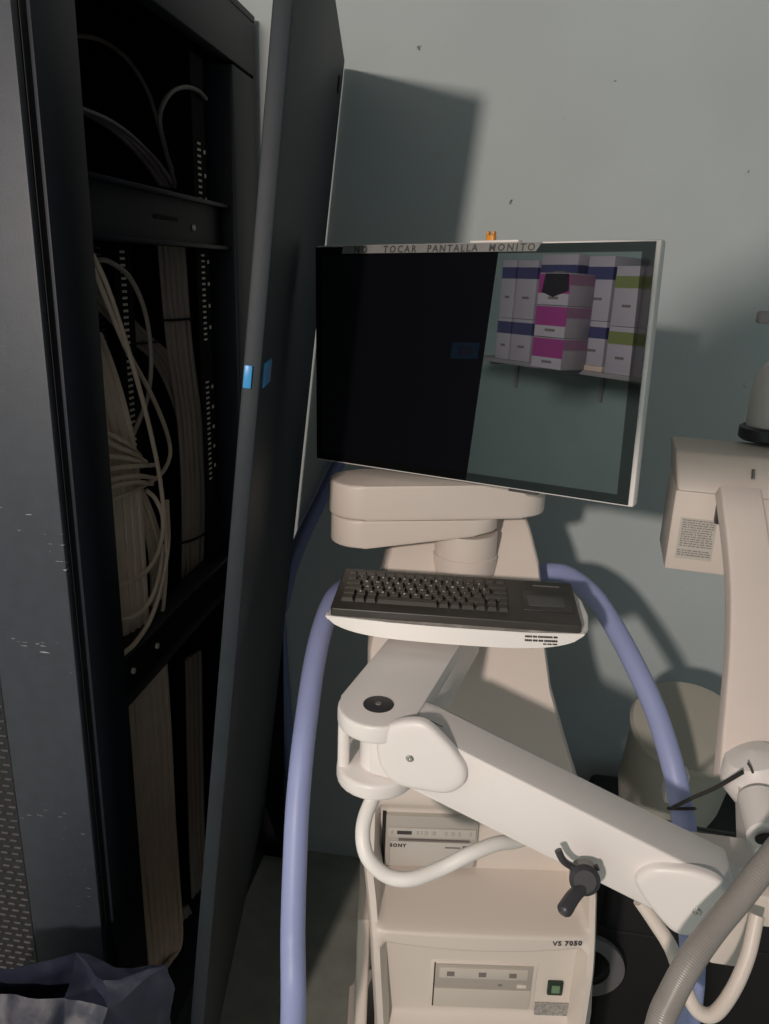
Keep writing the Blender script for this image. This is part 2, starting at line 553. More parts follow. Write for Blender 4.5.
# ------------------------------------------------------------------ cables in the rack
def bundle(pts, n, r, spread, m, label, ties=(), depth=0.5, seed=1):
    rnd = random.Random(seed)
    path = smooth_path(pts, 5)
    t = thing('cable_bundle', path[-1], label, 'cable bundle')
    side = Vector((0.25, 0.97, 0))          # across the opening
    deep = Vector((-0.97, 0.25, 0))
    offs = []
    for i in range(n):
        u = (i + 0.5) / n * 2 - 1
        v = (i % 3) * 0.5 + rnd.uniform(-0.15, 0.15)
        ph = rnd.uniform(0, 6.28)
        offs.append((u, v, ph))
    for u, v, ph in offs:
        q = []
        for k, p in enumerate(path):
            w = spread(k / (len(path) - 1)) if callable(spread) else spread
            wob = 0.0016 * math.sin(k * 0.5 + ph)
            q.append(p + side * (u * w / 2 + wob) + deep * (v * r * 2 * depth + wob))
        b = MB(); b.tube(q, r, 7)
        b.build('cable', m, t)
    for f in ties:
        k = int(f * (len(path) - 1))
        w = spread(f) if callable(spread) else spread
        p = path[k]
        ring = [p + side * ((w / 2 + r + 0.003) * math.cos(x)) + deep * ((0.018) * math.sin(x) + 0.006) for x in [2 * math.pi * j / 24 for j in range(25)]]
        b = MB(); b.tube(ring, 0.0028, 6)
        b.build('cable_tie', M['tie'], t)
    return t

bundle([(-0.6800, 1.5442, 1.7299), (-0.6800, 1.5514, 1.6252), (-0.6800, 1.5650, 1.5229), (-0.6800, 1.5962, 1.3678), (-0.6800, 1.5993, 1.1824), (-0.6900, 1.5956, 0.9728), (-0.7000, 1.6057, 0.8973)],
       14, 0.0042, 0.085, M['cable_grey'], 'wide flat bundle of grey cables strapped down the middle of the open rack', (0.24, 0.74), seed=3)
bundle([(-0.7200, 1.2856, 1.6848), (-0.7200, 1.3190, 1.6377), (-0.7200, 1.3864, 1.5963), (-0.7100, 1.4421, 1.5558), (-0.7000, 1.5275, 1.5008), (-0.6950, 1.6064, 1.3875), (-0.6950, 1.6536, 1.2385)],
       11, 0.0042, 0.065, M['cable_grey'], 'bundle of grey cables slanting down across the opening from behind the corner post', (0.55,), seed=5)
bundle([(-0.7000, 1.2202, 1.5783), (-0.6650, 1.1932, 1.5221), (-0.6400, 1.1812, 1.4456), (-0.6400, 1.2028, 1.3545), (-0.6400, 1.2064, 1.2250), (-0.6450, 1.2146, 1.0745), (-0.6550, 1.2282, 0.9985)],
       14, 0.0042, 0.085, M['cable_beige'], 'thick bundle of beige cables hanging beside the corner post above the lower tray', (), seed=8)
bundle([(-0.6600, 1.2332, 1.3454), (-0.6500, 1.2807, 1.2771), (-0.6500, 1.3274, 1.1822), (-0.6600, 1.3548, 1.0861), (-0.6680, 1.3591, 0.9831)],
       5, 0.0042, 0.045, M['cable_beige'], 'small fan of beige cables curving down behind the thick beige bundle', (), seed=9)
bundle([(-0.6800, 1.3223, 0.9318), (-0.6800, 1.3252, 0.8491), (-0.6800, 1.3253, 0.7040), (-0.6800, 1.3223, 0.5268), (-0.6800, 1.3239, 0.3339), (-0.6800, 1.3206, 0.1323), (-0.68, 1.25, 0.14)],
       20, 0.0042, 0.125, M['cable_beige'], 'bundle of dim beige cables dropping below the lower tray of the rack', (), seed=10)
bundle([(-0.7000, 1.6000, 0.7849), (-0.7000, 1.5963, 0.6901), (-0.7000, 1.5825, 0.4972), (-0.7000, 1.5682, 0.2314), (-0.7000, 1.5561, -0.0911), (-0.70, 1.45, 0.14)],
       10, 0.0042, 0.06, M['cable_grey'], 'bundle of dark grey cables at the far side below the lower tray', (), seed=12)
bundle([(-0.7000, 1.2345, 1.9265), (-0.7000, 1.3260, 1.9240), (-0.7000, 1.4117, 1.9115), (-0.7000, 1.5076, 1.8830), (-0.7000, 1.5839, 1.8448)],
       8, 0.0042, 0.055, M['cable_mauve'], 'dim mauve cable bundle arching onto the upper tray of the rack', (), seed=14)

def loose(pts, r, m, label, group=None, name='network_cable'):
    b = MB(); b.tube(smooth_path(pts, 8), r, 8)
    o = b.build(name, m, root=pts[-1])
    return tag(o, label, 'cable', group)
loose([(-0.8000, 1.4364, 2.0743), (-0.8000, 1.5363, 2.0917), (-0.8000, 1.6464, 2.0840), (-0.8000, 1.7309, 2.0432), (-0.8000, 1.7688, 1.9956), (-0.8000, 1.8081, 1.9367), (-0.8000, 1.8673, 1.8755)], 0.0045, M['cable_grey'], 'long dark cable arching down from the top left of the open rack')
loose([(-0.6300, 1.6255, 2.0101), (-0.6300, 1.5851, 2.0162), (-0.6300, 1.5267, 2.0112), (-0.6300, 1.4664, 1.9924), (-0.6300, 1.4209, 1.9629), (-0.6300, 1.4048, 1.9317), (-0.6350, 1.4317, 1.8940), (-0.6400, 1.4800, 1.8390)], 0.0042, M['cable_dark'], 'short dark cable hooked over like a cane near the top of the rack')
loose([(-0.6180, 1.1180, 1.7069), (-0.6180, 1.1530, 1.6638), (-0.6200, 1.1978, 1.5916), (-0.6200, 1.2388, 1.5055), (-0.6200, 1.2763, 1.4115), (-0.6200, 1.3051, 1.3113), (-0.6200, 1.3163, 1.1887), (-0.6300, 1.3139, 1.0630), (-0.6500, 1.3098, 0.9753)], 0.0042, M['cable_beige'], 'upper of two long beige cables running from the post down to the lower tray')
loose([(-0.6180, 1.1178, 1.6871), (-0.6180, 1.1545, 1.6325), (-0.6250, 1.2200, 1.5573), (-0.6350, 1.3161, 1.4729), (-0.6400, 1.3853, 1.3890), (-0.6450, 1.4083, 1.3338), (-0.6400, 1.3484, 1.3084), (-0.6250, 1.2154, 1.3163), (-0.6180, 1.1215, 1.3257), (-0.6180, 1.0921, 1.3242)], 0.0042, M['cable_beige'], 'beige cable that swings down from the post and turns back under the fanned loops')
loose([(-0.6400, 1.1715, 1.6986), (-0.6400, 1.2120, 1.6962), (-0.6400, 1.2767, 1.6713), (-0.6400, 1.3252, 1.6133), (-0.6400, 1.3392, 1.5367), (-0.6400, 1.3178, 1.4669), (-0.6400, 1.2593, 1.4135), (-0.6450, 1.2237, 1.3813)], 0.0042, M['cable_grey'], 'greyer cable bowing outward in a long loop across the rack opening')
fan = [[(106,435),(116,437),(128,444),(140,456)], [(107,442),(118,447),(130,452),(146,462)], [(108,456),(120,457),(134,460),(150,466)],
       [(109,469),(122,467),(138,466),(155,465)], [(110,481),(124,477),(140,476),(154,478)], [(111,487),(124,484),(138,482),(152,484)]]
where = ['topmost', 'second from the top', 'third from the top', 'third from the bottom', 'second from the bottom', 'lowest']
fan_world = [
 [(-0.6180, 1.1126, 1.4387), (-0.6180, 1.1495, 1.4248), (-0.6180, 1.1880, 1.4049), (-0.6400, 1.2718, 1.3634)],
 [(-0.6180, 1.1110, 1.4278), (-0.6180, 1.1536, 1.4072), (-0.6180, 1.1931, 1.3900), (-0.6400, 1.2938, 1.3471)],
 [(-0.6180, 1.1102, 1.4020), (-0.6180, 1.1579, 1.3894), (-0.6180, 1.2054, 1.3732), (-0.6400, 1.3088, 1.3358)],
 [(-0.6180, 1.1100, 1.3791), (-0.6180, 1.1621, 1.3713), (-0.6180, 1.2184, 1.3594), (-0.6400, 1.3296, 1.3327)],
 [(-0.6180, 1.1104, 1.3608), (-0.6180, 1.1665, 1.3530), (-0.6180, 1.2234, 1.3401), (-0.6400, 1.3223, 1.3092)],
 [(-0.6180, 1.1087, 1.3496), (-0.6180, 1.1648, 1.3413), (-0.6180, 1.2146, 1.3316), (-0.6400, 1.3126, 1.3001)]]
for w, pts in zip(where, fan_world):
    loose(pts, 0.0042, M['cable_beige'], 'short beige cable fanning sideways from the post, ' + w + ' of six', 'fanned cables beside the corner post')
loose([(-0.6180, 1.1201, 1.1780), (-0.6180, 1.1614, 1.1648), (-0.6180, 1.2227, 1.1594), (-0.6180, 1.2800, 1.1815), (-0.6200, 1.3082, 1.2318), (-0.6300, 1.3046, 1.2718), (-0.6400, 1.2869, 1.2954)], 0.0042, M['cable_beige'], 'beige loop crossing the thick bundle, uppermost of three hanging loops')
loose([(-0.6180, 1.1176, 1.1124), (-0.6180, 1.1671, 1.0972), (-0.6180, 1.2225, 1.0960), (-0.6180, 1.2686, 1.1251), (-0.6250, 1.3127, 1.1793)], 0.0042, M['cable_beige'], 'beige loop crossing the thick bundle, middle of three hanging loops')
loose([(-0.6180, 1.1189, 1.0469), (-0.6180, 1.1676, 1.0457), (-0.6180, 1.2263, 1.0618), (-0.6180, 1.2744, 1.1022), (-0.6200, 1.3239, 1.1758), (-0.6350, 1.3624, 1.2546)], 0.0045, M['cable_beige'], 'beige loop just above the lower tray, lowest of three hanging loops')

# ------------------------------------------------------------------ imaging cart
CT = Matrix.Translation((0.035, 0.97, 0)) @ Matrix.Rotation(R(8.5), 4, 'Z')
def CW(p):
    return CT @ Vector(p)
cart = thing('imaging_cart', (0.035, 1.1, 0), 'tall cream medical cart in the middle holding the video printer, with blue side rails', 'medical cart')
def lerp_tab(tab, v):
    if v <= tab[0][0]:
        return tab[0][1]
    for (a0, b0), (a1, b1) in zip(tab, tab[1:]):
        if v <= a1:
            t = (v - a0) / (a1 - a0)
            return b0 + (b1 - b0) * t
    return tab[-1][1]
def sstep(a0, a1, v):
    t = max(0, min(1, (v - a0) / (a1 - a0)))
    return t * t * (3 - 2 * t)
RIM = [(0.0, -0.03), (0.55, -0.03), (0.66, -0.024), (0.70, -0.013), (0.78, 0.045), (0.86, 0.105), (1.05, 0.20), (1.20, 0.29), (1.34, 0.40)]
XL = [(0.0, -0.15), (0.553, -0.166), (0.70, -0.178), (0.75, -0.186), (0.779, -0.192), (0.88, -0.192), (1.0, -0.196), (1.084, -0.199), (1.157, -0.184), (1.216, -0.172), (1.34, -0.13)]
XR = [(0.0, 0.165), (0.56, 0.175), (0.70, 0.178), (0.758, 0.184), (0.80, 0.183), (0.852, 0.175), (0.907, 0.158), (0.963, 0.138), (1.035, 0.115), (1.092, 0.107), (1.151, 0.104), (1.217, 0.098), (1.267, 0.085), (1.312, 0.066), (1.335, 0.038)]
def rim_y(z):
    return 0.5 * lerp_tab(RIM, z - 0.006) + 0.5 * lerp_tab(RIM, z + 0.006)
def inner_y(x, z):
    """depth of the recessed face inside the rim"""
    if z > 0.732:
        f = rim_y(z)
        pocket = max(f, 0.118)
        return f + (pocket - f) * (1 - sstep(0.845, 0.875, z))
    bow = 0.010 * (1 - (x / 0.17) ** 2)
    lip = -0.006 - bow * 0.4
    if z > 0.714:
        t = (0.732 - z) / (0.732 - 0.714)
        return 0.118 + (lip - 0.118) * math.sin(t * math.pi / 2) ** 0.9
    edge = 0.684 + 0.012 * (x / 0.17) ** 2
    return lip + (0.016 + bow * 0.4) * sstep(edge + 0.004, edge - 0.012, z) - 0.040 * sstep(0.545, 0.505, z)
def sst_rev(v):
    return v
zs = []
z = 0.12
while z < 1.335:
    zs.append(z)
    z += 0.006 if z < 0.50 or z > 0.88 else 0.0024
b = MB(CT)
NU = 72
rows = []
for z in zs:
    x0, x1 = lerp_tab(XL, z), lerp_tab(XR, z)
    row = [(x0 + 0.010, 0.36 + max(0, z - 1.0) * 0.3, z), (x0, 0.34 + max(0, z - 1.0) * 0.3, z), (x0 - 0.0, rim_y(z) + 0.020, z), (x0 + 0.002, rim_y(z) + 0.007, z)]
    e = 0.018
    for k in range(NU + 1):
        u = k / NU
        x = x0 + 0.006 + (x1 - x0 - 0.012) * u
        m = sstep(x0 + e, x0 + e + 0.005, x) * (1 - sstep(x1 - e - 0.005, x1 - e, x))
        yi = inner_y(x, z)
        y = rim_y(z) * (1 - m) + yi * m
        # fine groove just inside the outer edge
        row.append((x, y, z))
    row += [(x1 - 0.002, rim_y(z) + 0.007, z), (x1, rim_y(z) + 0.020, z), (x1, 0.34 + max(0, z - 1.0) * 0.3, z), (x1 - 0.010, 0.36 + max(0, z - 1.0) * 0.3, z)]
    rows.append(b.verts(row))
for r0, r1 in zip(rows, rows[1:]):
    n = len(r0)
    for k in range(n):
        b.face([r0[k], r0[(k + 1) % n], r1[(k + 1) % n], r1[k]])
b.face(rows[0][::-1]); b.face(rows[-1])
body = b.build('body_shell', M['cream'], cart, smooth=50)
# wider flanks behind the front shell
for s, x0 in ((-1, -0.200), (1, 0.178)):
    b = MB(CT)
    ol = [(0.03, 0.10), (0.03, 0.52), (0.07, 0.66), (0.33, 0.72), (0.33, 0.10)]
    m = Matrix(((0, 0, 1, 0), (1, 0, 0, 0), (0, 1, 0, 0), (0, 0, 0, 1)))
    b.prism(ol, x0, x0 + 0.022, m, bev=0.006, both=True)
    b.build('side_flank', M['cream'], cart)
# base with castors
b = MB(CT)
b.prism(rrect(0.44, 0.52, 0.06, 6, 0.0, 0.20), 0.075, 0.13, bev=0.012, both=True)
b.build('base_plate', M['cream'], cart)
def caster(x, y, r=0.037, wheel_mat=None, name='castor'):
    b = MB(CT)
    b.box((x - 0.018, y - 0.02, r * 1.5), (x + 0.018, y + 0.02, 0.078), bev=0.003)
    b.box((x - 0.022, y - 0.012, r * 0.7), (x - 0.018, y + 0.012, r * 1.7)); b.box((x + 0.018, y - 0.012, r * 0.7), (x + 0.022, y + 0.012, r * 1.7))
    c = b.build(name, M['tyre_grey'], cart)
    b = MB(CT)
    b.lathe([(r - 0.006, -0.014), (r, -0.008), (r, 0.008), (r - 0.006, 0.014)], Matrix.Translation((x, y, r)) @ Matrix.Rotation(R(90), 4, 'Y'), 24)
    b.build('wheel', M['rubber'], c)
for x in (-0.17, 0.17):
    for y in (-0.01, 0.42):
        caster(x, y)
# panel furniture: disc drive bay
def cface(b, x0, z0, x1, z1, y0, y1, bev=0.0):
    b.box((x0, y0, z0 - 0.008), (x1, y1, z1 - 0.008), bev=bev)
bay = MB(CT)
yf = 0.008
cface(bay, -0.078, 0.556, 0.094, 0.654, yf, 0.03, 0.002)
bay = bay.build('drive_bay', M['cream'], cart)
b = MB(CT); cface(b, -0.0705, 0.602, 0.086, 0.649, yf - 0.003, 0.02, 0.001)
drv = b.build('disc_drive', M['drive_dark'], bay)
b = MB(CT); cface(b, -0.064, 0.624, 0.078, 0.6445, yf - 0.005, yf, 0.001)
b.build('disc_tray', M['drive'], drv)
for x in (-0.046, 0.005, 0.054):
    b = MB(CT); cface(b, x - 0.006, 0.629, x + 0.006, 0.638, yf - 0.0056, yf - 0.004)
    b.build('disc_emblem', M['ink_soft'], drv, smooth=0)
b = MB(CT); cface(b, 0.062, 0.607, 0.078, 0.613, yf - 0.005, yf, 0.001)
b.build('eject_button', M['cream'], drv)
b = MB(CT); cface(b, 0.032, 0.6095, 0.039, 0.6125, yf - 0.0036, yf)
b.build('activity_lamp', M['ink_soft'], drv, smooth=0)
b = MB(CT); cface(b, -0.0705, 0.561, 0.086, 0.600, yf - 0.003, 0.02, 0.0015)
b.build('blank_cover', M['drive'], bay)
b = MB(CT); cface(b, -0.0725, 0.560, -0.0706, 0.651, yf - 0.0005, 0.02)
b.build('bay_gap', M['hole'], bay, smooth=0)
# power switch, icons, rating label, model lettering
b = MB(CT); cface(b, 0.113, 0.592, 0.138, 0.620, 0.005, 0.02, 0.002)
sw = b.build('power_switch', M['green_dark'], cart)
b = MB(CT); cface(b, 0.119, 0.600, 0.132, 0.614, 0.0025, 0.007, 0.001)
b.build('switch_button', M['green'], sw)
b = MB(CT)
for x in (0.116, 0.127):
    for (xa, za, xb, zb) in ((0, 0, 0.008, 0.0008), (0, 0.0062, 0.008, 0.007), (0, 0, 0.0008, 0.007), (0.0072, 0, 0.008, 0.007)):
        cface(b, x + xa, 0.630 + za, x + xb, 0.630 + zb, 0.0115, 0.0135)
b.build('switch_icons', M['ink_soft'], cart, smooth=0)
b = MB(CT); cface(b, 0.096, 0.546, 0.168, 0.573, 0.0075, 0.016)
b.build('rating_label', M['grey_label'], cart, smooth=0)
sl = Vector((0, inner_y(0.13, 0.708) - inner_y(0.13, 0.7005), 0.0075)).normalized()
SLOPE = Matrix(((1, 0, 0, 0), (0, sl.y, -sl.z, 0), (0, sl.z, sl.y, 0), (0, 0, 0, 1)))
lettering('model_lettering', 'VS 7050', 0.0120, CT @ Matrix.Translation((0.108, inner_y(0.13, 0.704) - 0.0006, 0.702)) @ FRONT @ Matrix.Rotation(R(3), 4, 'Z'), M['ink'], cart, spacing=1.15, bold=0.04)
# handle rails
rail_l = [(-0.2380, 1.3338, 1.1403), (-0.2486, 1.2526, 1.1564), (-0.2567, 1.1588, 1.1654), (-0.2581, 1.0612, 1.1259), (-0.2492, 0.9540, 1.0514), (-0.2423, 0.8897, 0.9796), (-0.2354, 0.8484, 0.9132), (-0.2262, 0.8042, 0.8368), (-0.2119, 0.7522, 0.7334), (-0.235, 0.80, 0.40), (-0.235, 0.84, 0.15)]
b = MB(); b.tube(smooth_path(rail_l, 8), 0.0172, 16)
b.build('handle_rail', M['rail'], cart)
rail_r = [(0.0848, 1.3890, 1.1620), (0.1373, 1.3586, 1.1751), (0.1776, 1.2989, 1.1684), (0.2043, 1.2538, 1.1475), (0.2412, 1.1818, 1.1038), (0.2735, 1.1177, 1.0537), (0.2944, 1.0624, 1.0035), (0.3074, 1.0289, 0.9589), (0.3133, 0.9971, 0.9231), (0.3166, 0.9442, 0.8553), (0.3186, 0.8701, 0.7549), (0.31, 0.84, 0.40), (0.31, 0.86, 0.15)]
b = MB(); b.tube(smooth_path(rail_r, 8), 0.0172, 16)
hr = b.build('handle_rail', M['rail'], cart)
# monitor arm post on the cart
post = (-0.0455, 1.2752, 1.2319)
b = MB()
b.lathe([(0.052, -0.22), (0.056, -0.05), (0.056, 0.0), (0.053, 0.001), (0.053, 0.003), (0.054, 0.004), (0.054, 0.042)], Matrix.Translation(post), 36)
b.build('arm_post', M['cream'], cart)

# ------------------------------------------------------------------ thermal video printer in the cart
PT = CT @ Matrix.Translation((-0.0075, 0, 0.004))
prn = thing('video_printer', CW((-0.08, 0.2, 0.735)), 'grey beige video printer set into the front of the cream cart', 'printer')
b = MB(PT)
b.box((-0.150, 0.108, 0.734), (0.004, 0.30, 0.836), bev=0.003)
b.build('printer_case', M['printer'], prn)
b = MB(PT); b.box((-0.146, 0.104, 0.797), (0.000, 0.110, 0.815), bev=0.001)
cs = b.build('control_strip', M['printer_strip'], prn)
b = MB(PT); b.box((-0.131, 0.1025, 0.804), (-0.107, 0.1045, 0.810))
b.build('display', M['ink'], cs, smooth=0)
for x, w in ((-0.1415, 0.004), (-0.099, 0.004), (-0.092, 0.003), (-0.086, 0.006), (-0.074, 0.007), (-0.052, 0.004), (-0.042, 0.006), (-0.031, 0.005), (-0.012, 0.005)):
    b = MB(PT); b.box((x, 0.1028, 0.8035), (x + w, 0.1045, 0.8105), bev=0.0006)
    b.build('button', M['printer'], cs)
b = MB(PT); b.box((-0.142, 0.1045, 0.734 + 0.004), (0.000, 0.109, 0.788), bev=0.002)
pd = b.build('paper_door', M['printer_strip'], prn)
b = MB(PT); b.box((-0.128, 0.104, 0.7895), (-0.010, 0.109, 0.792))
b.build('paper_slot', M['ink_soft'], prn, smooth=0)
lettering('maker_lettering', 'SONY', 0.0088, PT @ Matrix.Translation((-0.142, 0.1042, 0.7775)) @ FRONT, M['ink'], prn, spacing=1.25, bold=0.05)
b = MB(PT); b.box((-0.021, 0.1035, 0.7745), (-0.003, 0.1048, 0.783))
b.build('badge', M['ink_soft'], prn, smooth=0)
b = MB(PT); b.box((-0.050, 0.1038, 0.7775), (-0.024, 0.1047, 0.780))
b.build('caption_print', M['ink_soft'], prn, smooth=0)
b = MB(PT); b.box((-0.156, 0.112, 0.733), (-0.1505, 0.30, 0.838))
b.build('case_gap', M['hole'], prn, smooth=0)

# ------------------------------------------------------------------ monitor swing arm
piv = (-0.2217, 1.2237, 1.3191)
tip = (0.0284, 1.3051, 1.3243)
sw_arm = thing('swing_arm', post, 'cream double swing arm with rounded ends below the monitor', 'monitor arm')
b = MB()
zt = piv[2]
b.prism(stadium((piv[0], piv[1]), (post[0], post[1]), 0.052), zt - 0.060, zt - 0.012, bev=0.004, both=True)
ld = Vector((post[0] - piv[0], post[1] - piv[1]))
for v in b.bm.verts:
    if v.co.z < zt - 0.04:
        v.co.z += 0.022 * max(0, min(1, (Vector((v.co.x - piv[0], v.co.y - piv[1])).dot(ld) / ld.length_squared - 0.1)))
b.build('lower_link', M['cream'], sw_arm)
b = MB(); b.cyl((piv[0], piv[1], zt - 0.014), (piv[0], piv[1], zt - 0.008), 0.040, n=32)
b.build('pivot_washer', M['ink_soft'], sw_arm)
b = MB()
b.prism(stadium((piv[0], piv[1]), (tip[0], tip[1]), 0.056), zt - 0.010, zt + 0.048, bev=0.005, both=True)
b.build('upper_link', M['cream'], sw_arm)
b = MB(); b.cyl((post[0], post[1], post[2] + 0.040), (post[0], post[1], zt - 0.055), 0.046, n=32)
b.build('swivel_collar', M['cream'], sw_arm)
b = MB(); b.tube(smooth_path([(tip[0], tip[1], zt + 0.04), (tip[0], tip[1], zt + 0.12), (tip[0] - 0.02, tip[1] - 0.04, zt + 0.20), (-0.035, 1.232, 1.566)], 6), 0.022, 12)
b.build('mount_neck', M['cream'], sw_arm)

# ------------------------------------------------------------------ monitor
MT = Matrix.Translation((-0.064, 1.155, 1.566)) @ Matrix.Rotation(-0.396, 4, 'Z') @ Matrix.Rotation(-0.029, 4, 'Y') @ Matrix.Rotation(-0.018, 4, 'X')
monitor = thing('monitor', (-0.064, 1.155, 1.39), 'large flat black monitor in a thin white frame mirroring shelves of cartons', 'monitor')
mw, mh = 0.535, 0.347
b = MB(MT)
m2 = Matrix(((1, 0, 0, 0), (0, 0, 1, 0), (0, 1, 0, 0), (0, 0, 0, 1)))
b.box((-mw / 2, 0.0, -mh / 2), (mw / 2, 0.022, mh / 2), bev=0.003)
b.box((-mw / 2 + 0.05, 0.02, -mh / 2 + 0.05), (mw / 2 - 0.05, 0.048, mh / 2 - 0.05), bev=0.008)
b.build('monitor_housing', M['white'], monitor)
b = MB(MT); b.box((-mw / 2 + 0.0015, -0.0025, -mh / 2 + 0.003), (mw / 2 - 0.0065, 0.002, mh / 2 - 0.0025), bev=0.0006)
scr = b.build('screen', M['screen'], monitor, smooth=0)
b = MB(MT)
x0, x1, z0, z1 = -mw / 2 + 0.0016, mw / 2 - 0.0066, -mh / 2 + 0.0031, mh / 2 - 0.0026
for (xa, za, xb, zb) in ((x0, z0, x1, z0 + 0.013), (x0, z1 - 0.012, x1, z1), (x0, z0 + 0.013, x0 + 0.013, z1 - 0.012), (x1 - 0.016, z0 + 0.013, x1, z1 - 0.012)):
    b.box((xa, -0.0029, za), (xb, -0.0020, zb))
M['bezel'] = mat('black_glass_border', (0.004, 0.0045, 0.0045), 0.03, noise=0.05)
b.build('screen_border', M['bezel'], monitor, smooth=0)
b = MB(MT); b.box((0.085, -0.0012, -mh / 2 - 0.003), (0.130, 0.010, -mh / 2 + 0.001), bev=0.001)
b.build('control_keys', M['ink'], monitor)
# strip of paper tape with a handwritten note
b = MB(MT)
zt2 = mh / 2 - 0.0005
v = b.verts([(-0.215, -0.0034, zt2 - 0.012), (0.104, -0.0034, zt2 - 0.012), (0.112, -0.0034, zt2 - 0.0005), (-0.212, -0.0034, zt2 - 0.0005)])
b.face(v)
v2 = b.verts([(-0.215, -0.0029, zt2 - 0.012), (0.104, -0.0029, zt2 - 0.012), (0.112, -0.0029, zt2 - 0.0005), (-0.212, -0.0029, zt2 - 0.0005)])
b.face(v2[::-1])
for i in range(4):
    b.face([v[i], v[(i + 1) % 4], v2[(i + 1) % 4], v2[i]])
tape = b.build('paper_tape', M['tape'], monitor, smooth=0)
tape['label'] = 'grey paper tape with a handwritten note'
for txt, x, _ in (('NO', -0.192, 0), ('TOCAR', -0.139, 0), ('PANTALLA', -0.064, 0), ('MONITO', 0.034, 0)):
    lettering('handwriting', txt, 0.0135, MT @ Matrix.Translation((x, -0.0036, zt2 - 0.0112)) @ FRONT, M['ink'], tape, shear=0.12, bold=0.02, spacing=1.4 if len(txt) < 8 else 1.32)
b = MB(MT); b.box((0.002, 0.002, mh / 2), (0.075, 0.018, mh / 2 + 0.003), bev=0.001)
b.build('top_sticker', M['white'], monitor)
plug = thing('plastic_clip', MT @ Vector((0.03, 0.010, mh / 2 + 0.003)), 'small orange plastic clip standing on the top edge of the monitor', 'clip')
b = MB(MT)
b.prism(rrect(0.013, 0.011, 0.003, 3, 0.031, 0.010), mh / 2 + 0.0032, mh / 2 + 0.011, bev=0.002)
b.build('clip_body', M['orange'], plug)
b = MB(MT)
b.box((0.025, 0.006, mh / 2 + 0.0108), (0.0285, 0.014, mh / 2 + 0.0155), bev=0.001)
b.box((0.0335, 0.006, mh / 2 + 0.0108), (0.037, 0.014, mh / 2 + 0.0155), bev=0.001)
b.build('clip_prong', M['orange'], plug)

# ------------------------------------------------------------------ keyboard tray and keyboard
KT = Matrix.Translation((-0.047, 1.046, 1.248)) @ Matrix.Rotation(0.049, 4, 'Z') @ Matrix.Rotation(-0.006, 4, 'Y') @ Matrix.Rotation(0.060, 4, 'X') @ Matrix.Scale(0.9, 4)
tray = thing('keyboard_tray', (-0.05, 1.05, 1.18), 'white curved tray carrying the keyboard in front of the cart', 'keyboard tray')
b = MB(KT)
ol = [(-0.199, -0.074), (-0.10, -0.082), (0.0, -0.084), (0.12, -0.082), (0.196, -0.074), (0.207, -0.055), (0.213, -0.01), (0.209, 0.04), (0.196, 0.083), (-0.188, 0.083), (-0.197, 0.06)]
b.prism(ol, -0.022, -0.014, bev=0.003, both=True)
b.build('tray_plate', M['tray'], tray)
# boat shaped front skirt
b = MB(KT)
top, bot = [], []
NS = 36
for k in range(NS + 1):
    u = -1 + 2 * k / NS
    x = 0.200 * u - 0.001
    y = -0.074 - 0.010 * (1 - u * u)
    d = 0.022 * (1 - abs(u) ** 5) ** 0.6
    top.append((x, y, -0.014)); bot.append((x * (1 - 0.04 * d / 0.022), y - 0.009 * d / 0.022, -0.016 - d))
fr = b.verts(top); fb = b.verts(bot)
bt = b.verts([(x, y + 0.010, z) for x, y, z in top]); bb = b.verts([(x, y + 0.008, z) for x, y, z in bot])
for k in range(NS):
    b.face([fr[k], fr[k + 1], fb[k + 1], fb[k]])
    b.face([bt[k + 1], bt[k], bb[k], bb[k + 1]])
    b.face([fr[k + 1], fr[k], bt[k], bt[k + 1]])
    b.face([fb[k], fb[k + 1], bb[k + 1], bb[k]])
b.face([fr[0], fb[0], bb[0], bt[0]]); b.face([fr[-1], bt[-1], bb[-1], fb[-1]])
skirt = b.build('front_skirt', M['tray'], tray, smooth=40)
b = MB(KT)
rnd = random.Random(4)
for row, (xa, xb, z, h) in enumerate(((0.109, 0.158, -0.0195, 0.0022), (0.109, 0.158, -0.0250, 0.0022), (0.137, 0.158, -0.0295, 0.0012))):
    x = xa
    while x < xb:
        w = rnd.uniform(0.0016, 0.0034)
        y = -0.0845 + 0.0102 * (x / 0.2) ** 2 - (-0.014 - z) * 0.40
        b.box((x, y - 0.0012, z - h / 2), (min(x + w, xb), y + 0.004, z + h / 2))
        x += w + rnd.choice((0.0006, 0.0006, 0.0018))
b.build('notice_print', M['ink'], skirt, smooth=0)
b = MB(KT)
b.box((0.04, -0.05, -0.042), (0.15, 0.03, -0.022), bev=0.003)
b.build('tray_bracket', M['cream'], tray)
b = MB(KT)
b.box((0.07, 0.03, -0.110), (0.14, 0.215, -0.088), bev=0.004)
b.box((0.075, 0.035, -0.092), (0.135, 0.060, -0.020), bev=0.004)
b.build('tray_support', M['cream'], tray)

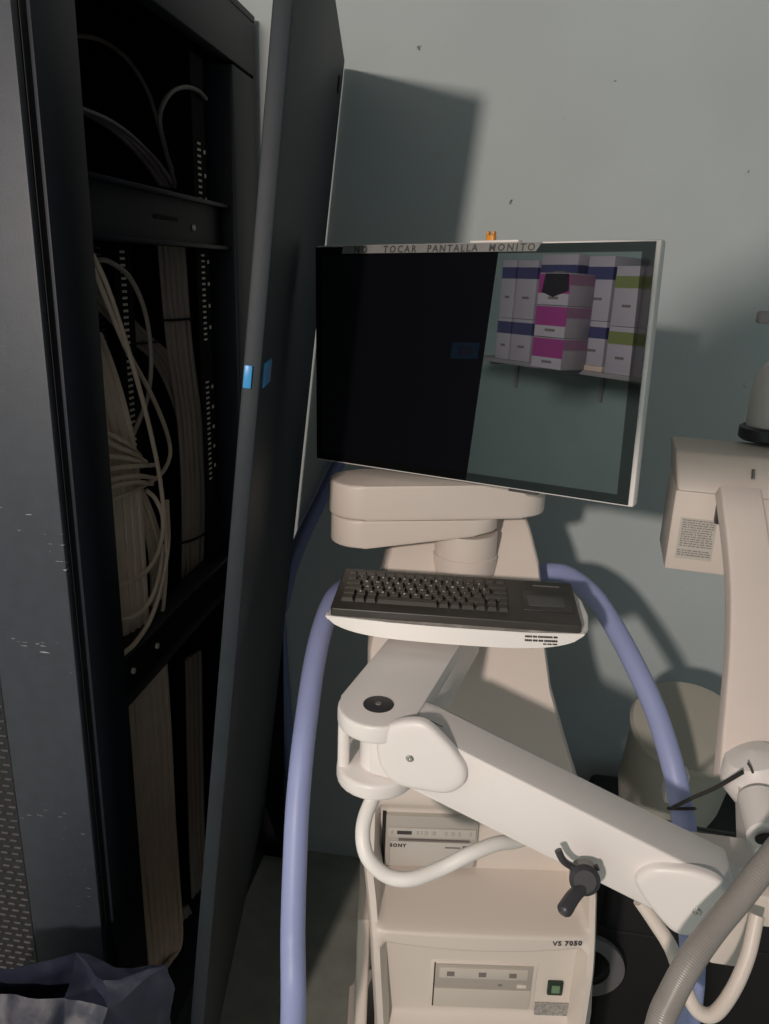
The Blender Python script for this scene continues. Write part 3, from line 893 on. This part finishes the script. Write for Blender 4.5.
kbd = thing('keyboard', (-0.047, 1.046, 1.236), 'dark compact keyboard with a touchpad at its right end, lying on the white tray', 'keyboard')
b = MB(KT)
b.prism(rrect(0.388, 0.148, 0.006, 4), -0.0135, 0.0, bev=0.002)
b.build('keyboard_case', M['kbd'], kbd)
pitch = 0.0178
rows_k = [
    (0.0525, [0.8] + [0.93] * 14 + [1.0]),
    (0.0315, [1] * 13 + [2.0]),
    (0.0135, [1.5] + [1] * 12 + [1.5]),
    (-0.0045, [1.75] + [1] * 11 + [2.25]),
    (-0.0225, [1.25] + [1] * 10 + [1.75, 1, 1]),
    (-0.0405, [1.25, 1, 1, 5.5, 1, 1, 1.25, 1, 1, 1]),
]
LET = ['', '1234567890-=', 'QWERTYUIOP[]', 'ASDFGHJKL;\'', 'ZXCVBNM,./', '']
key_mesh = {}
for ri, (y, ws) in enumerate(rows_k):
    x = -0.182
    for w in ws:
        wd = w * pitch
        h = 0.0125 if ri == 0 else 0.0165
        key = (round(wd, 4), h)
        cx = x + wd / 2
        if key not in key_mesh:
            b = MB()
            hw, hh = wd / 2 - 0.0008, h / 2
            lo = b.verts([(-hw, -hh, -0.003), (hw, -hh, -0.003), (hw, hh, -0.003), (-hw, hh, -0.003)])
            hi = b.verts([(-hw + 0.0022, -hh + 0.002, 0.0065), (hw - 0.0022, -hh + 0.002, 0.0065), (hw - 0.0022, hh - 0.0032, 0.0065), (-hw + 0.0022, hh - 0.0032, 0.0065)])
            b.face(lo[::-1]); b.face(hi)
            for i in range(4):
                b.face([lo[i], lo[(i + 1) % 4], hi[(i + 1) % 4], hi[i]])
            o = b.build('key', M['key'], smooth=0)
            key_mesh[key] = o.data
        else:
            o = bpy.data.objects.new('key', key_mesh[key])
            COL.objects.link(o)
        o.parent = kbd
        mm = KT @ Matrix.Translation((cx, y, 0.0))
        o.matrix_parent_inverse = Matrix.Identity(4)
        o.matrix_basis = Matrix.Translation(-kbd.location) @ mm
        x += wd
for ri, (y, ws) in enumerate(rows_k):
    if not LET[ri]:
        continue
    x = -0.182 + ws[0] * pitch
    s = LET[ri]
    for k, ch in enumerate(s):
        cx = x + (k + 0.5) * pitch
        lettering('key_legend', ch, 0.0062, KT @ Matrix.Translation((cx - 0.004, y - 0.001, 0.0067)), M['legend'], kbd)
        if k == 0:
            pass
b = MB(KT); b.box((0.108, -0.036, 0.0), (0.186, 0.034, 0.0012), bev=0.0006)
tp = b.build('touchpad_surround', M['kbd'], kbd)
b = MB(KT); b.prism(rrect(0.058, 0.034, 0.003, 3, 0.145, -0.004), 0.0011, 0.0020, bev=0.0004)
b.build('touchpad', M['pad'], tp)
b = MB(KT); b.box((0.128, 0.053, 0.0), (0.172, 0.056, 0.0006))
b.build('caption_print', M['ink_soft'], kbd, smooth=0)

# ------------------------------------------------------------------ articulated arm of the imager
arm = thing('articulated_arm', (0.03, 1.03, 1.10), 'white jointed support arm slanting across the front of the cart', 'support arm')
A0 = Vector((-0.122, 0.822)); A1 = Vector((-0.045, 1.20))
b = MB()
b.prism(stadium(A0, A1, 0.050), 1.166, 1.190, bev=0.004, both=True)
b.build('upper_fork', M['white'], arm)
dirA = (A1 - A0).normalized(); pA = Vector((-dirA.y, dirA.x))
b = MB()
c0 = A0 + dirA * 0.085
TL = Matrix.Identity(4)
ax = Matrix(((dirA.x, -dirA.y, 0, 0), (dirA.y, dirA.x, 0, 0), (0, 0, 1, 0), (0, 0, 0, 1)))
b.box((0.0, -0.046, 1.098), (0.27, 0.046, 1.168), Matrix.Translation((c0.x, c0.y, 0)) @ ax, bev=0.006)
b.build('link_beam', M['white'], arm)
b = MB()
b.prism(stadium(A0, A0 + dirA * 0.10, 0.050), 1.086, 1.108, bev=0.005, both=True)
b.build('lower_fork', M['white'], arm)
b = MB(); b.cyl((A0.x - 0.040, A0.y - 0.012, 1.105), (A0.x - 0.040, A0.y - 0.012, 1.168), 0.0075, n=16)
b.build('fork_strut', M['white'], arm)
b = MB(); b.lathe([(0.019, 0), (0.019, 0.0012), (0.017, 0.0018)], Matrix.Translation((A0.x, A0.y, 1.1895)), 28)
cap = b.build('pivot_cap', M['dark_plastic'], arm)
b = MB(); b.lathe([(0.004, 0), (0.0035, 0.001)], Matrix.Translation((A0.x, A0.y, 1.1910)), 16)
b.build('cap_pin', M['ink_soft'], cap)
# boom frame: x along the boom, y depth, z up across the boom
bl, br = Vector((-0.072, 0.790, 1.146)), Vector((0.262, 0.752, 1.030))
bx = (br - bl).normalized()
by = Vector((0.10, 1, 0)); by = (by - bx * by.dot(bx)).normalized()
bz = bx.cross(by)
BT = Matrix((bx, by, bz)).transposed().to_4x4()
BT.translation = bl
LB = (br - bl).length
b = MB()
b.cyl((A0.x + 0.006, A0.y + 0.004, 1.106), (A0.x + 0.006, A0.y + 0.004, 1.168), 0.028, n=32)
mk = Matrix.Translation((A0.x, A0.y, 0))
b.box((0.0, -0.030, 1.109), (0.062, 0.026, 1.165), mk @ Matrix.Rotation(R(-12), 4, 'Z'), bev=0.006)
b.build('knuckle', M['white'], arm)
b = MB(BT)
H = 0.040
yb0, yb1 = -0.006, 0.058
mxz = Matrix(((1, 0, 0, 0), (0, 0, -1, 0), (0, 1, 0, 0), (0, 0, 0, 1)))
ol = []
for k in range(13):
    t = R(90 + 180 * k / 12)
    ol.append((0.0 + H * math.cos(t), H * math.sin(t)))
ol += [(LB + 0.010, -H + 0.003), (LB + 0.022, -H + 0.012), (LB + 0.024, H - 0.004), (LB + 0.018, H)]
b.prism(ol, -yb1, -yb0, mxz, bev=0.003, both=True)
boom = b.build('boom', M['white'], arm)
b = MB(BT)
b.tube([Vector((0.046 * math.cos(t), 0.020, 0.0408 * 1.0 + 0.0 * t)) for t in (1.2, 1.4, 1.57)], 0.0006, 5)
b.build('boom_seam', M['ink_soft'], boom)
b = MB(BT)
b.prism([(H * 1.02 * math.cos(R(t)), H * 1.02 * math.sin(R(t))) for t in (64, 70, 76, 82, 88, 94, 100, 106)] + [(H * 0.99 * math.cos(R(t)), H * 0.99 * math.sin(R(t))) for t in (106, 100, 94, 88, 82, 76, 70, 64)], -0.050, -0.012, mxz)
b.build('boom_collar', M['white'], boom)
# teardrop end covers
def closed_curve(pts, n=5):
    P = [Vector((x, z, 0)) for x, z in pts]
    out = []
    k = len(P)
    for i in range(k):
        a, b_, c_, d = P[i - 1], P[i], P[(i + 1) % k], P[(i + 2) % k]
        for j in range(n):
            t = j / n
            v = 0.5 * (2 * b_ + (c_ - a) * t + (2 * a - 5 * b_ + 4 * c_ - d) * t * t + (3 * b_ - a - 3 * c_ + d) * t ** 3)
            out.append((v.x, v.y))
    return out[::-1]
def cover(pts, pin):
    q = MB(BT)
    ol = closed_curve(pts)
    gx = sum(p[0] for p in ol) / len(ol); gz = sum(p[1] for p in ol) / len(ol)
    rings = [q.verts([(gx + (x - gx) * k, -d, gz + (z - gz) * k) for x, z in ol]) for k, d in ((1.0, 0.005), (1.0, 0.0105), (0.985, 0.0135), (0.95, 0.0158), (0.89, 0.0172), (0.78, 0.0178), (0.4, 0.0180))]
    for r0, r1 in zip(rings, rings[1:]):
        for i in range(len(ol)):
            q.face([r0[i], r0[(i + 1) % len(ol)], r1[(i + 1) % len(ol)], r1[i]])
    q.face(rings[-1])
    c = q.build('end_cover', M['white'], arm)
    q = MB(BT)
    q.lathe([(0.0050, 0.0), (0.0050, 0.002), (0.0036, 0.0034), (0.0012, 0.0034), (0.0010, 0.0022)], BT.inverted() @ frame(BT @ Vector((pin[0], -0.0165, pin[1])), BT @ Vector((pin[0], -0.03, pin[1]))), 16)
    q.build('screw', M['steel'], c)
cover([(-0.0442, -0.0052), (-0.0477, 0.0145), (-0.0409, 0.034), (-0.0218, 0.0513), (-0.0013, 0.0574), (0.0316, 0.0453), (0.0483, 0.0356), (0.0605, 0.0246), (0.0658, 0.0059), (0.0543, -0.0157), (0.0247, -0.0296), (-0.0048, -0.0384), (-0.0289, -0.0277)], (-0.0037, 0.0068))
cover([(0.2836, -0.0075), (0.2826, 0.0056), (0.2907, 0.0216), (0.3077, 0.0333), (0.3284, 0.0427), (0.3519, 0.0463), (0.3682, 0.0402), (0.3796, 0.0274), (0.3835, 0.0026), (0.375, -0.0236), (0.3633, -0.0398), (0.3469, -0.0441), (0.3233, -0.0342), (0.3014, -0.0215)], (0.354, -0.0016))
# far end hub
b = MB(BT)
b.cyl((LB + 0.022, 0.026, 0.03), (LB + 0.022, 0.026, -0.045), 0.027, n=28)
b.build('end_hub', M['white'], arm)
b = MB()
e0 = (0.2827, 0.8373, 1.0345)
b.box((e0[0] - 0.005, e0[1] - 0.005, e0[2] - 0.055), (e0[0] + 0.075, e0[1] + 0.055, e0[2] - 0.02), bev=0.006)
b.build('end_bracket', M['white'], arm)
# clamp lever
lh = (0.1303, 0.7221, 1.0608)
lv0 = Vector(lh)
b = MB()
b.cyl(lv0 + Vector((0.002, 0.026, -0.010)), lv0 + Vector((0, -0.008, 0.005)), 0.0150, 0.0170, n=28, rim=0.005)
lev = b.build('lever_hub', M['dark_plastic'], arm)
b = MB()
tipl = (0.1067, 0.6907, 1.0398)
b.tube(smooth_path([lv0 + Vector((0, -0.004, -0.004)), lv0.lerp(Vector(tipl), 0.5), tipl], 8), 0.0088, 16, rf=lambda t: 0.82 + 0.18 * t if t < 0.93 else (0.9 if t < 0.99 else 0.55))
b.build('lever_grip', M['dark_plastic'], lev)
b = MB()
b.tube(smooth_path([lv0 + Vector((0, 0.004, 0.006)), (0.1158, 0.7303, 1.0700), (0.1062, 0.7292, 1.0776), (0.0998, 0.7316, 1.0880)], 8), 0.0042, 12)
b.build('lever_spur', M['dark_plastic'], lev)
b = MB()
b.tube([lv0 + Vector((0, 0.006, 0.004)), (0.1457, 0.7348, 1.0700)], 0.0038, 10)
b.build('lever_spur', M['dark_plastic'], lev)
# arm cables
b = MB()
b.tube(smooth_path([(-0.0916, 0.8522, 1.0906), (-0.1059, 0.8178, 1.0891), (-0.1198, 0.7815, 1.0817), (-0.1252, 0.7534, 1.0626), (-0.1166, 0.7363, 1.0382), (-0.0927, 0.7333, 1.0175), (-0.0643, 0.7364, 1.0140), (-0.0306, 0.7537, 1.0190), (0.0034, 0.7687, 1.0337), (0.0338, 0.7898, 1.0356), (0.0588, 0.8116, 1.0258), (0.0791, 0.8301, 1.0244)], 8), 0.0090, 16)
b.build('arm_cable', M['tray'], arm)
b = MB()
b.tube(smooth_path([(0.2104, 0.7891, 0.9840), (0.2304, 0.7842, 0.9592), (0.2533, 0.7776, 0.9277), (0.2710, 0.7676, 0.8879), (0.2889, 0.7612, 0.8596), (0.3095, 0.7631, 0.8557), (0.3334, 0.7835, 0.8753), (0.3518, 0.8074, 0.9083), (0.3626, 0.8322, 0.9479)], 8), 0.0088, 16)
b.build('arm_cable', M['cream'], arm)

# ------------------------------------------------------------------ small imaging C-arm at the right
carm = thing('imaging_c_arm', (0.45, 1.25, 0.9), 'cream curved arm with a square head at the right edge beside the wall', 'c-arm')
HT = Matrix.Translation((0.3013, 1.3146, 1.3593)) @ Matrix.Rotation(R(-7), 4, 'Z')
b = MB(HT)
sec = []
v0 = [(0.0, 0.0, 0.0), (0.25, 0.0, 0.0), (0.25, 0.17, 0.0), (0.0, 0.17, 0.0)]
v1 = [(-0.008, 0.036, 0.062), (0.25, 0.036, 0.062), (0.25, 0.17, 0.062), (-0.008, 0.17, 0.062)]
lo, hi = b.verts(v0), b.verts(v1)
fs = [b.face(lo[::-1]), b.face(hi)] + [b.face([lo[i], lo[(i + 1) % 4], hi[(i + 1) % 4], hi[i]]) for i in range(4)]
bmesh.ops.bevel(b.bm, geom=list({e for f in fs for e in f.edges}), offset=0.005, segments=3, profile=0.5, affect='EDGES')
head = b.build('head_cover', M['cream'], carm)
b = MB(HT)
b.box((-0.001, 0.012, -0.145), (0.25, 0.17, -0.001), bev=0.004)
hb = b.build('head_body', M['cream'], carm)
b = MB(HT); b.cyl((0.115, 0.020, 0.044), (0.115, 0.010, 0.030), 0.0035, n=12)
b.build('head_screw', M['steel'], head)
rnd = random.Random(11)
b = MB(HT)
for k in range(16):
    z = -0.052 - k * 0.0042
    if k == 12:
        continue
    x = 0.018 if k < 12 else 0.016
    while x < 0.068:
        w = rnd.uniform(0.002, 0.008)
        b.box((x, 0.0110, z - 0.0011), (min(x + w, 0.070), 0.0122, z + 0.0011))
        x += w + rnd.uniform(0.0006, 0.002)
lab = MB(HT); lab.box((0.014, 0.0113, -0.122), (0.073, 0.0125, -0.048))
lo_ = lab.build('rating_label', M['printer_strip'], hb, smooth=0)
M['print_grey'] = mat('grey_print', (0.27, 0.24, 0.23), 0.6, noise=0.1)
b.build('label_print', M['print_grey'], lo_, smooth=0)
for x in (0.066, 0.158):
    b = MB(HT); b.box((x, -0.004, -0.050), (x + 0.018, 0.02, -0.002), bev=0.003)
    b.build('clamp_block', M['dark_plastic'], hb)
# curved member
b = MB()
cp = smooth_path([(0.3913, 1.2915, 1.3710), (0.3928, 1.2518, 1.3355), (0.3943, 1.1994, 1.2867), (0.3920, 1.1474, 1.2412), (0.3843, 1.0867, 1.1873), (0.3738, 1.0315, 1.1357), (0.3635, 0.9822, 1.0854), (0.3589, 0.9560, 1.0552)], 8)
b.ribbon(cp, (1, 0.10, 0), 0.066, 0.030, 0.005)
b.build('curved_member', M['pink'], carm, smooth=45)
# joint below the curve
jc = Vector((0.3769, 0.9494, 1.0595))
b = MB()
b.lathe([(0.004, -0.058), (0.018, -0.050), (0.034, -0.022), (0.045, 0.004), (0.044, 0.024), (0.034, 0.042), (0.004, 0.050)], Matrix.Translation(jc) @ Matrix.Rotation(R(-18), 4, 'Y'), 32)
jt = b.build('joint_cover', M['white'], carm)
b = MB(); b.tube([(0.3471, 0.9134, 1.1103), (0.3514, 0.9122, 1.1043), (0.3545, 0.9107, 1.0982)], 0.0016, 6)
b.build('joint_mark', M['ink'], jt)
b = MB()
k0 = (0.3421, 0.8916, 1.0606)
kx = Matrix.Translation(k0)
ol = [(0.0, 0.012), (0.030, 0.018), (0.075, 0.012), (0.075, -0.105), (0.022, -0.105), (0.014, -0.060)]
b.prism(ol[::-1], -0.045, 0.0, kx @ mxz, bev=0.004, both=True)
b.build('joint_bracket', M['white'], carm)
b = MB()
h0 = Vector((0.3590, 0.8399, 1.0570))
b.cyl(h0 + Vector((0.004, 0.06, 0.012)), h0, 0.026, 0.024, n=32, rim=0.003)
hub = b.build('cable_socket', M['white'], carm)
b = MB(); b.cyl(h0 + Vector((0, -0.001, 0)), h0 + Vector((0, -0.003, -0.001)), 0.015, n=28)
b.build('socket_hole', M['hole'], hub)
b = MB()
g0 = (0.3475, 0.8699, 0.9404)
b.box((g0[0] - 0.035, g0[1], g0[2] - 0.045), (g0[0] + 0.060, g0[1] + 0.06, g0[2] + 0.004), bev=0.004)
b.box((g0[0] - 0.010, g0[1] + 0.012, g0[2] - 0.13), (g0[0] + 0.030, g0[1] + 0.05, g0[2] - 0.04), bev=0.004)
b.build('lower_mount', M['cream'], carm)
# detector drum below the head
dc = Vector((0.3948, 1.3421, 0.9026))
b = MB()
DR = Matrix.Translation(dc) @ Matrix.Rotation(R(20), 4, 'X')
b.lathe([(0.090, -0.26), (0.100, -0.20), (0.100, -0.030), (0.106, -0.026), (0.108, -0.010), (0.103, -0.001), (0.096, 0.0)], DR, 44)
M['drum'] = mat('shaded_cream_plastic', (0.44, 0.42, 0.36), 0.45, noise=0.03)  # cream plastic greyed to carry the shade that falls on the drum
b.build('detector_drum', M['drum'], carm)
b = MB()
c0_ = Vector((0.3342, 1.1490, 0.8908))
b.box(c0_ + Vector((-0.016, 0, -0.030)), c0_ + Vector((0.020, 0.03, 0.030)), bev=0.005)
b.build('drum_catch', M['white'], carm)
b = MB()
b.ribbon(smooth_path([(0.2536, 1.0946, 0.8576), (0.3033, 1.0907, 0.8553), (0.3591, 1.0701, 0.8644), (0.4122, 1.0331, 0.8897)], 6), (0, 0, 1), 0.034, 0.012, 0.003)
b.build('dark_strap', M['dark_plastic'], carm)

# pump dispenser on the head
pb = Vector((0.4786, 1.4687, 1.4269))
disp = thing('pump_dispenser', pb, 'white pump bottle in a dark ring stand on top of the square head', 'pump bottle')
b = MB()
b.lathe([(0.046, 0.0), (0.050, 0.004), (0.050, 0.022), (0.044, 0.026), (0.040, 0.022)], Matrix.Translation(pb), 36)
b.build('ring_stand', M['dark_plastic'], disp)
b = MB()
b.lathe([(0.036, 0.004), (0.040, 0.010), (0.041, 0.085), (0.038, 0.11), (0.026, 0.135), (0.013, 0.148), (0.012, 0.160)], Matrix.Translation(pb), 36)
b.build('bottle_body', M['bottle'], disp)
b = MB()
b.lathe([(0.014, 0.160), (0.015, 0.176), (0.007, 0.180), (0.007, 0.205)], Matrix.Translation(pb), 24)
b.build('pump_collar', M['cap_purple'], disp)
b = MB()
b.prism(rrect(0.084, 0.022, 0.008, 4, -0.012, 0.0), 0.204, 0.226, Matrix.Translation(pb), bev=0.005, both=True)
b.build('pump_head', M['cap_purple'], disp)

# cable tie on the right hand rail
tie = thing('cable_tie', (0.3061, 1.0147, 0.9484), 'black cable tie with a long tail around the right blue rail', 'cable tie')
sp_r = smooth_path(rail_r, 8)
tc_ = sp_r[58]
fr_ = frame(tc_, sp_r[59])
b = MB()
ring = [fr_ @ Vector((0.0188 * math.cos(x), 0.0188 * math.sin(x), 0.002 * math.sin(x))) for x in [2 * math.pi * j / 28 for j in range(29)]]
b.tube(ring, 0.0024, 8)
b.build('tie_band', M['tie'], tie)
b = MB()
b.ribbon(smooth_path([(0.2888, 0.9968, 0.9668), (0.3052, 0.9778, 0.9994), (0.3233, 0.9427, 1.0468), (0.3400, 0.9045, 1.1021)], 6), (0, 0, 1), 0.0055, 0.0018, 0.0006)
b.build('tie_tail', M['tie'], tie)

# grey ribbed hose in the right foreground
hp = smooth_path([(0.3912, 0.7832, 1.1799), (0.3491, 0.7480, 1.1556), (0.3100, 0.7122, 1.1281), (0.2780, 0.6831, 1.1019), (0.2495, 0.6569, 1.0829), (0.2240, 0.6306, 1.0624), (0.2064, 0.6102, 1.0398), (0.1945, 0.5921, 1.0219), (0.1854, 0.5633, 0.9855), (0.1932, 0.5346, 0.9253), (0.22, 0.46, 0.55), (0.30, 0.46, 0.30), (0.38, 0.5, 0.03)], 60)
b = MB()
n_h = len(hp)
b.tube(hp, 0.0130, 18, rf=lambda t: 1.0 + 0.012 * math.sin(t * n_h * 2 * math.pi / 4.0))
tag(b.build('ribbed_hose', M['hose'], root=hp[-1]), 'grey ribbed hose curving through the lower right foreground', 'hose')

# dark blue tube seen behind the monitor
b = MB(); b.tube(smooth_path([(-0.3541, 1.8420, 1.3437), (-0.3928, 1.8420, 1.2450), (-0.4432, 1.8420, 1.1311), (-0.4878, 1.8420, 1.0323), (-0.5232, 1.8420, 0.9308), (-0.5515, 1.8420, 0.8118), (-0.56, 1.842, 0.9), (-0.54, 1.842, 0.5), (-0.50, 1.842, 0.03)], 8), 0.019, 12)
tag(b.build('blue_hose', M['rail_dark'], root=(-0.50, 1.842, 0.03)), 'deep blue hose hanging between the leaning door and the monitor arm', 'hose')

# dark equipment behind the cart, low right
ec = thing('equipment_case', (0.44, 1.52, 0.0), 'black equipment case on wheels on the floor behind the cart', 'case')
b = MB()
b.box((0.30, 1.40, 0.03), (0.95, 1.80, 0.46), bev=0.02, seg=3)
b.build('case_shell', M['case_black'], ec)
b = MB(); b.box((0.299, 1.397, 0.33), (0.951, 1.803, 0.342), bev=0.002)
b.build('case_seam', M['rubber'], ec)
for x, y in ((0.36, 1.45), (0.88, 1.45), (0.36, 1.74), (0.88, 1.74)):
    b = MB(); b.cyl((x - 0.015, y, 0.02), (x + 0.015, y, 0.02), 0.02, n=20)
    b.build('wheel', M['rubber'], ec)
b = MB()
wc = Vector((0.274, 1.37, 0.275))
b.lathe([(0.050, 0.0), (0.076, 0.0), (0.080, 0.006), (0.080, 0.018), (0.050, 0.018)], Matrix.Translation(wc) @ Matrix.Rotation(R(90), 4, 'X'), 40, cap=False)
b.build('grey_rim', M['tyre_grey'], ec)

# ------------------------------------------------------------------ navy bag in the lower left corner
def bag():
    from mathutils import noise as mn
    A0, A1, A2, A3, A4 = (Vector(p) for p in ((-0.7244, 0.7379, 0.7200), (-0.6255, 0.7752, 0.7200), (-0.5596, 0.7981, 0.7350), (-0.4995, 0.8060, 0.7220), (-0.4188, 0.8182, 0.7180)))
    F0, F1, G = (Vector(p) for p in ((-0.7128, 0.7219, 0.7150), (-0.5430, 0.7509, 0.7150), (-0.4811, 0.7575, 0.7080)))
    rim = [F0, F1, G, A4, A3, A2, A1, A0]
    foot = [Vector((-0.92, 0.56, 0.0)), Vector((-0.58, 0.56, 0.0)), Vector((-0.47, 0.60, 0.0)), Vector((-0.43, 0.84, 0.0)), Vector((-0.52, 0.88, 0.0)), Vector((-0.62, 0.89, 0.0)), Vector((-0.76, 0.89, 0.0)), Vector((-0.92, 0.88, 0.0))]
    mid = [r.lerp(f, 0.30) for r, f in zip(rim, foot)]
    for k in (0, 1):
        mid[k] += Vector((0.0, -0.10, 0.06))
    mid[2] += Vector((0.0, -0.05, 0.04))
    b = MB()
    vr, vm, vf = b.verts(rim), b.verts(mid), b.verts(foot)
    n = len(rim)
    for k in range(n):
        q = (k + 1) % n
        b.face([vr[q], vr[k], vm[k], vm[q]])
        b.face([vm[q], vm[k], vf[k], vf[q]])
    b.face(vf)
    # flap folded over the right half: creases meet at a middle point
    c1, c2 = b.verts([(A3 * 0.45 + F1 * 0.25 + G * 0.30) + Vector((0, 0, 0.010)), (A2 * 0.5 + G * 0.5) + Vector((0, 0, -0.012))])
    f1, g, a4, a3, a2 = vr[1], vr[2], vr[3], vr[4], vr[5]
    for t in ((f1, g, c2), (g, c1, c2), (g, a4, c1), (a4, a3, c1), (a3, a2, c1), (a2, c2, c1), (a2, f1, c2)):
        b.face(list(t))
    # the open mouth on the left
    inner = b.verts([p * 1.0 + Vector((0, 0, -0.22)) for p in (F0, F1, A2, A1, A0)])
    mouth = [vr[0], vr[1], vr[5], vr[6], vr[7]]
    for k in range(5):
        q = (k + 1) % 5
        b.face([mouth[k], mouth[q], inner[q], inner[k]])
    b.face(inner)
    bmesh.ops.triangulate(b.bm, faces=b.bm.faces[:])
    for cuts, fr, am in ((3, 9, 0.016), (2, 22, 0.007), (1, 50, 0.0025)):
        bmesh.ops.subdivide_edges(b.bm, edges=b.bm.edges[:], cuts=cuts, use_grid_fill=True)
        for v in b.bm.verts:
            if v.co.z > 0.02:
                p = v.co * fr
                v.co += Vector((mn.noise(p), mn.noise(p + Vector((7, 3, 1))), 0.8 * mn.noise(p + Vector((2, 9, 5))))) * am
    o = b.build('plastic_bag', M['bag'], root=(-0.66, 0.74, 0), smooth=40)
    tag(o, 'crumpled navy plastic bag with a slumped open top in the lower left corner', 'bag')
bag()

# ------------------------------------------------------------------ shelf of cartons on the far side of the room (mirrored in the monitor)
sh = thing('wall_shelf', (-2.1, -1.65, 1.32), 'grey wall shelf under the cartons, seen mirrored in the monitor', 'shelf')
b = MB(); b.box((-2.95, -1.8, 1.295), (-1.30, -1.48, 1.32), bev=0.003)
b.build('shelf_board', M['shelf'], sh)
for x in (-2.85, -2.15, -1.40):
    b = MB(); b.box((x - 0.012, -1.8, 1.12), (x + 0.012, -1.784, 1.295)); b.box((x - 0.012, -1.784, 1.275), (x + 0.012, -1.55, 1.295))
    b.build('bracket', M['shelf'], sh)

def carton(x0, x1, z0, z1, yf, band, bz0, bz1, label, group, side_pale=False, hole=False, yb=-1.78):
    t = thing('carton', ((x0 + x1) / 2, (yf + yb) / 2, z0), label, 'carton', group)
    b = MB(); b.box((x0, yb, z0), (x1, yf, z1), bev=0.002)
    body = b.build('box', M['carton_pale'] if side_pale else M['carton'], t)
    b = MB(); b.box((x0 - 0.0006, yf - 0.002 if side_pale else yb + 0.004, bz0), (x1 + 0.0006, yf + 0.0006, bz1))
    b.build('colour_band', band, t, smooth=0)
    if side_pale:
        b = MB(); b.box((x1 - 0.002, yb + 0.004, bz0 + 0.045), (x1 + 0.0007, yf - 0.002, bz1))
        b.build('side_band', M['carton_pink'], t, smooth=0)
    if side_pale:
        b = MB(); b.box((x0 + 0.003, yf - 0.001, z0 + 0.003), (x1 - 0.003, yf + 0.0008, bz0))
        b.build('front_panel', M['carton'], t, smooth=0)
    b = MB()
    w = x1 - x0
    b.box((x0 + w * 0.35, yf, (z0 + bz0) / 2), (x0 + w * 0.68, yf + 0.0012, (z0 + bz0) / 2 + 0.014))
    b.build('print_block', M['ink_soft'], t, smooth=0)
    if hole:
        b = MB()
        b.prism([(x0 + w * 0.12, z1 - 0.10), (x0 + w * 0.5, z1 - 0.125), (x1 - w * 0.02, z1 - 0.09), (x1 - w * 0.05, z1 - 0.004), (x0 + w * 0.2, z1 - 0.004)], -yf - 0.0016, -yf + 0.001, mxz)
        b.build('torn_opening', M['hole'], t, smooth=0)
    return t
S0 = 1.3205
N_ = M['carton_navy']
yf = -1.5
cols = [(-2.775, -2.655, 'leftmost column'), (-2.640, -2.535, 'second column')]
for x0, x1, where in (( -2.765, -2.650, 'farthest left column'), (-2.635, -2.475, 'second column from the left')):
    carton(x0, x1, S0, S0 + 0.245, yf, N_, S0 + 0.155, S0 + 0.225, 'navy banded white carton, lower one in the mirrored ' + where, 'navy banded cartons')
    carton(x0, x1, S0 + 0.247, S0 + 0.58, yf, N_, S0 + 0.475, S0 + 0.54, 'navy banded white carton, upper one in the mirrored ' + where, 'navy banded cartons')
carton(-2.45, -2.18, S0 + 0.506, S0 + 0.61, yf, N_, S0 + 0.507, S0 + 0.555, 'small navy banded carton lying behind the top of the stack of magenta cartons', 'navy banded cartons')
for k, nm in enumerate(('lowest', 'middle', 'topmost')):
    z0 = S0 + k * 0.168
    carton(-2.265, -2.045, z0, z0 + 0.166, yf + 0.20, M['carton_magenta'], z0 + 0.06, z0 + 0.16, 'magenta and white carton, ' + nm + ' of the stack of three' + (', torn open' if k == 2 else ''), 'magenta cartons', side_pale=True, hole=(k == 2), yb=-1.497)
carton(-2.105, -1.935, S0 + 0.03, S0 + 0.265, yf, N_, S0 + 0.175, S0 + 0.235, 'navy banded white carton, lower one right of the magenta stack', 'navy banded cartons')
carton(-2.105, -1.935, S0 + 0.267, S0 + 0.60, yf, N_, S0 + 0.48, S0 + 0.545, 'navy banded white carton, upper one right of the magenta stack', 'navy banded cartons')
b = MB(); b.box((-2.11, -1.78, S0), (-1.925, -1.49, S0 + 0.029), bev=0.003)
tag(b.build('cardboard_tray', M['cable_beige'], root=(-2.02, -1.63, S0)), 'shallow tan tray under the navy cartons right of the magenta stack', 'tray')
for x0, x1, wh in ((-1.915, -1.745, 'left'), (-1.735, -1.58, 'right')):
    carton(x0, x1, S0, S0 + 0.245, yf, M['carton_green'], S0 + 0.155, S0 + 0.22, 'green banded white carton, lower one of the ' + wh + ' green column', 'green banded cartons')
    carton(x0, x1, S0 + 0.247, S0 + 0.55, yf, M['carton_green'], S0 + 0.44, S0 + 0.50, 'green banded white carton, upper one of the ' + wh + ' green column', 'green banded cartons')

# ------------------------------------------------------------------ unseen blocker added behind the camera to shade the wall at the right
xl = thing('shadow_blocker', (-0.15, -0.40, 1.96), 'round unseen blocker hung from the ceiling behind the camera, added to shade the wall', 'shadow blocker')
LM = Matrix.Translation((-0.15, -0.40, 1.90)) @ Matrix.Rotation(R(-20), 4, 'X')
b = MB(LM)
b.lathe([(0.118, 0.0), (0.130, 0.012), (0.130, 0.045), (0.118, 0.095), (0.085, 0.140), (0.040, 0.165), (0.012, 0.172)], n=40)
b.build('blocker_head', M['white'], xl)
b = MB(LM); b.lathe([(0.112, -0.003), (0.112, 0.001)], n=40)
b.build('blocker_disc', M['pad'], xl)
b = MB(); b.tube(smooth_path([LM @ Vector((0, 0, 0.165)), (-0.15, -0.50, 2.20), (-0.15, -0.62, 2.36), (-0.15, -0.66, 2.695)], 8), 0.014, 14)
b.build('blocker_arm', M['white'], xl)
b = MB(); b.cyl((-0.15, -0.66, 2.66), (-0.15, -0.66, 2.70), 0.06, n=28, rim=0.004)
b.build('blocker_plate', M['white'], xl)
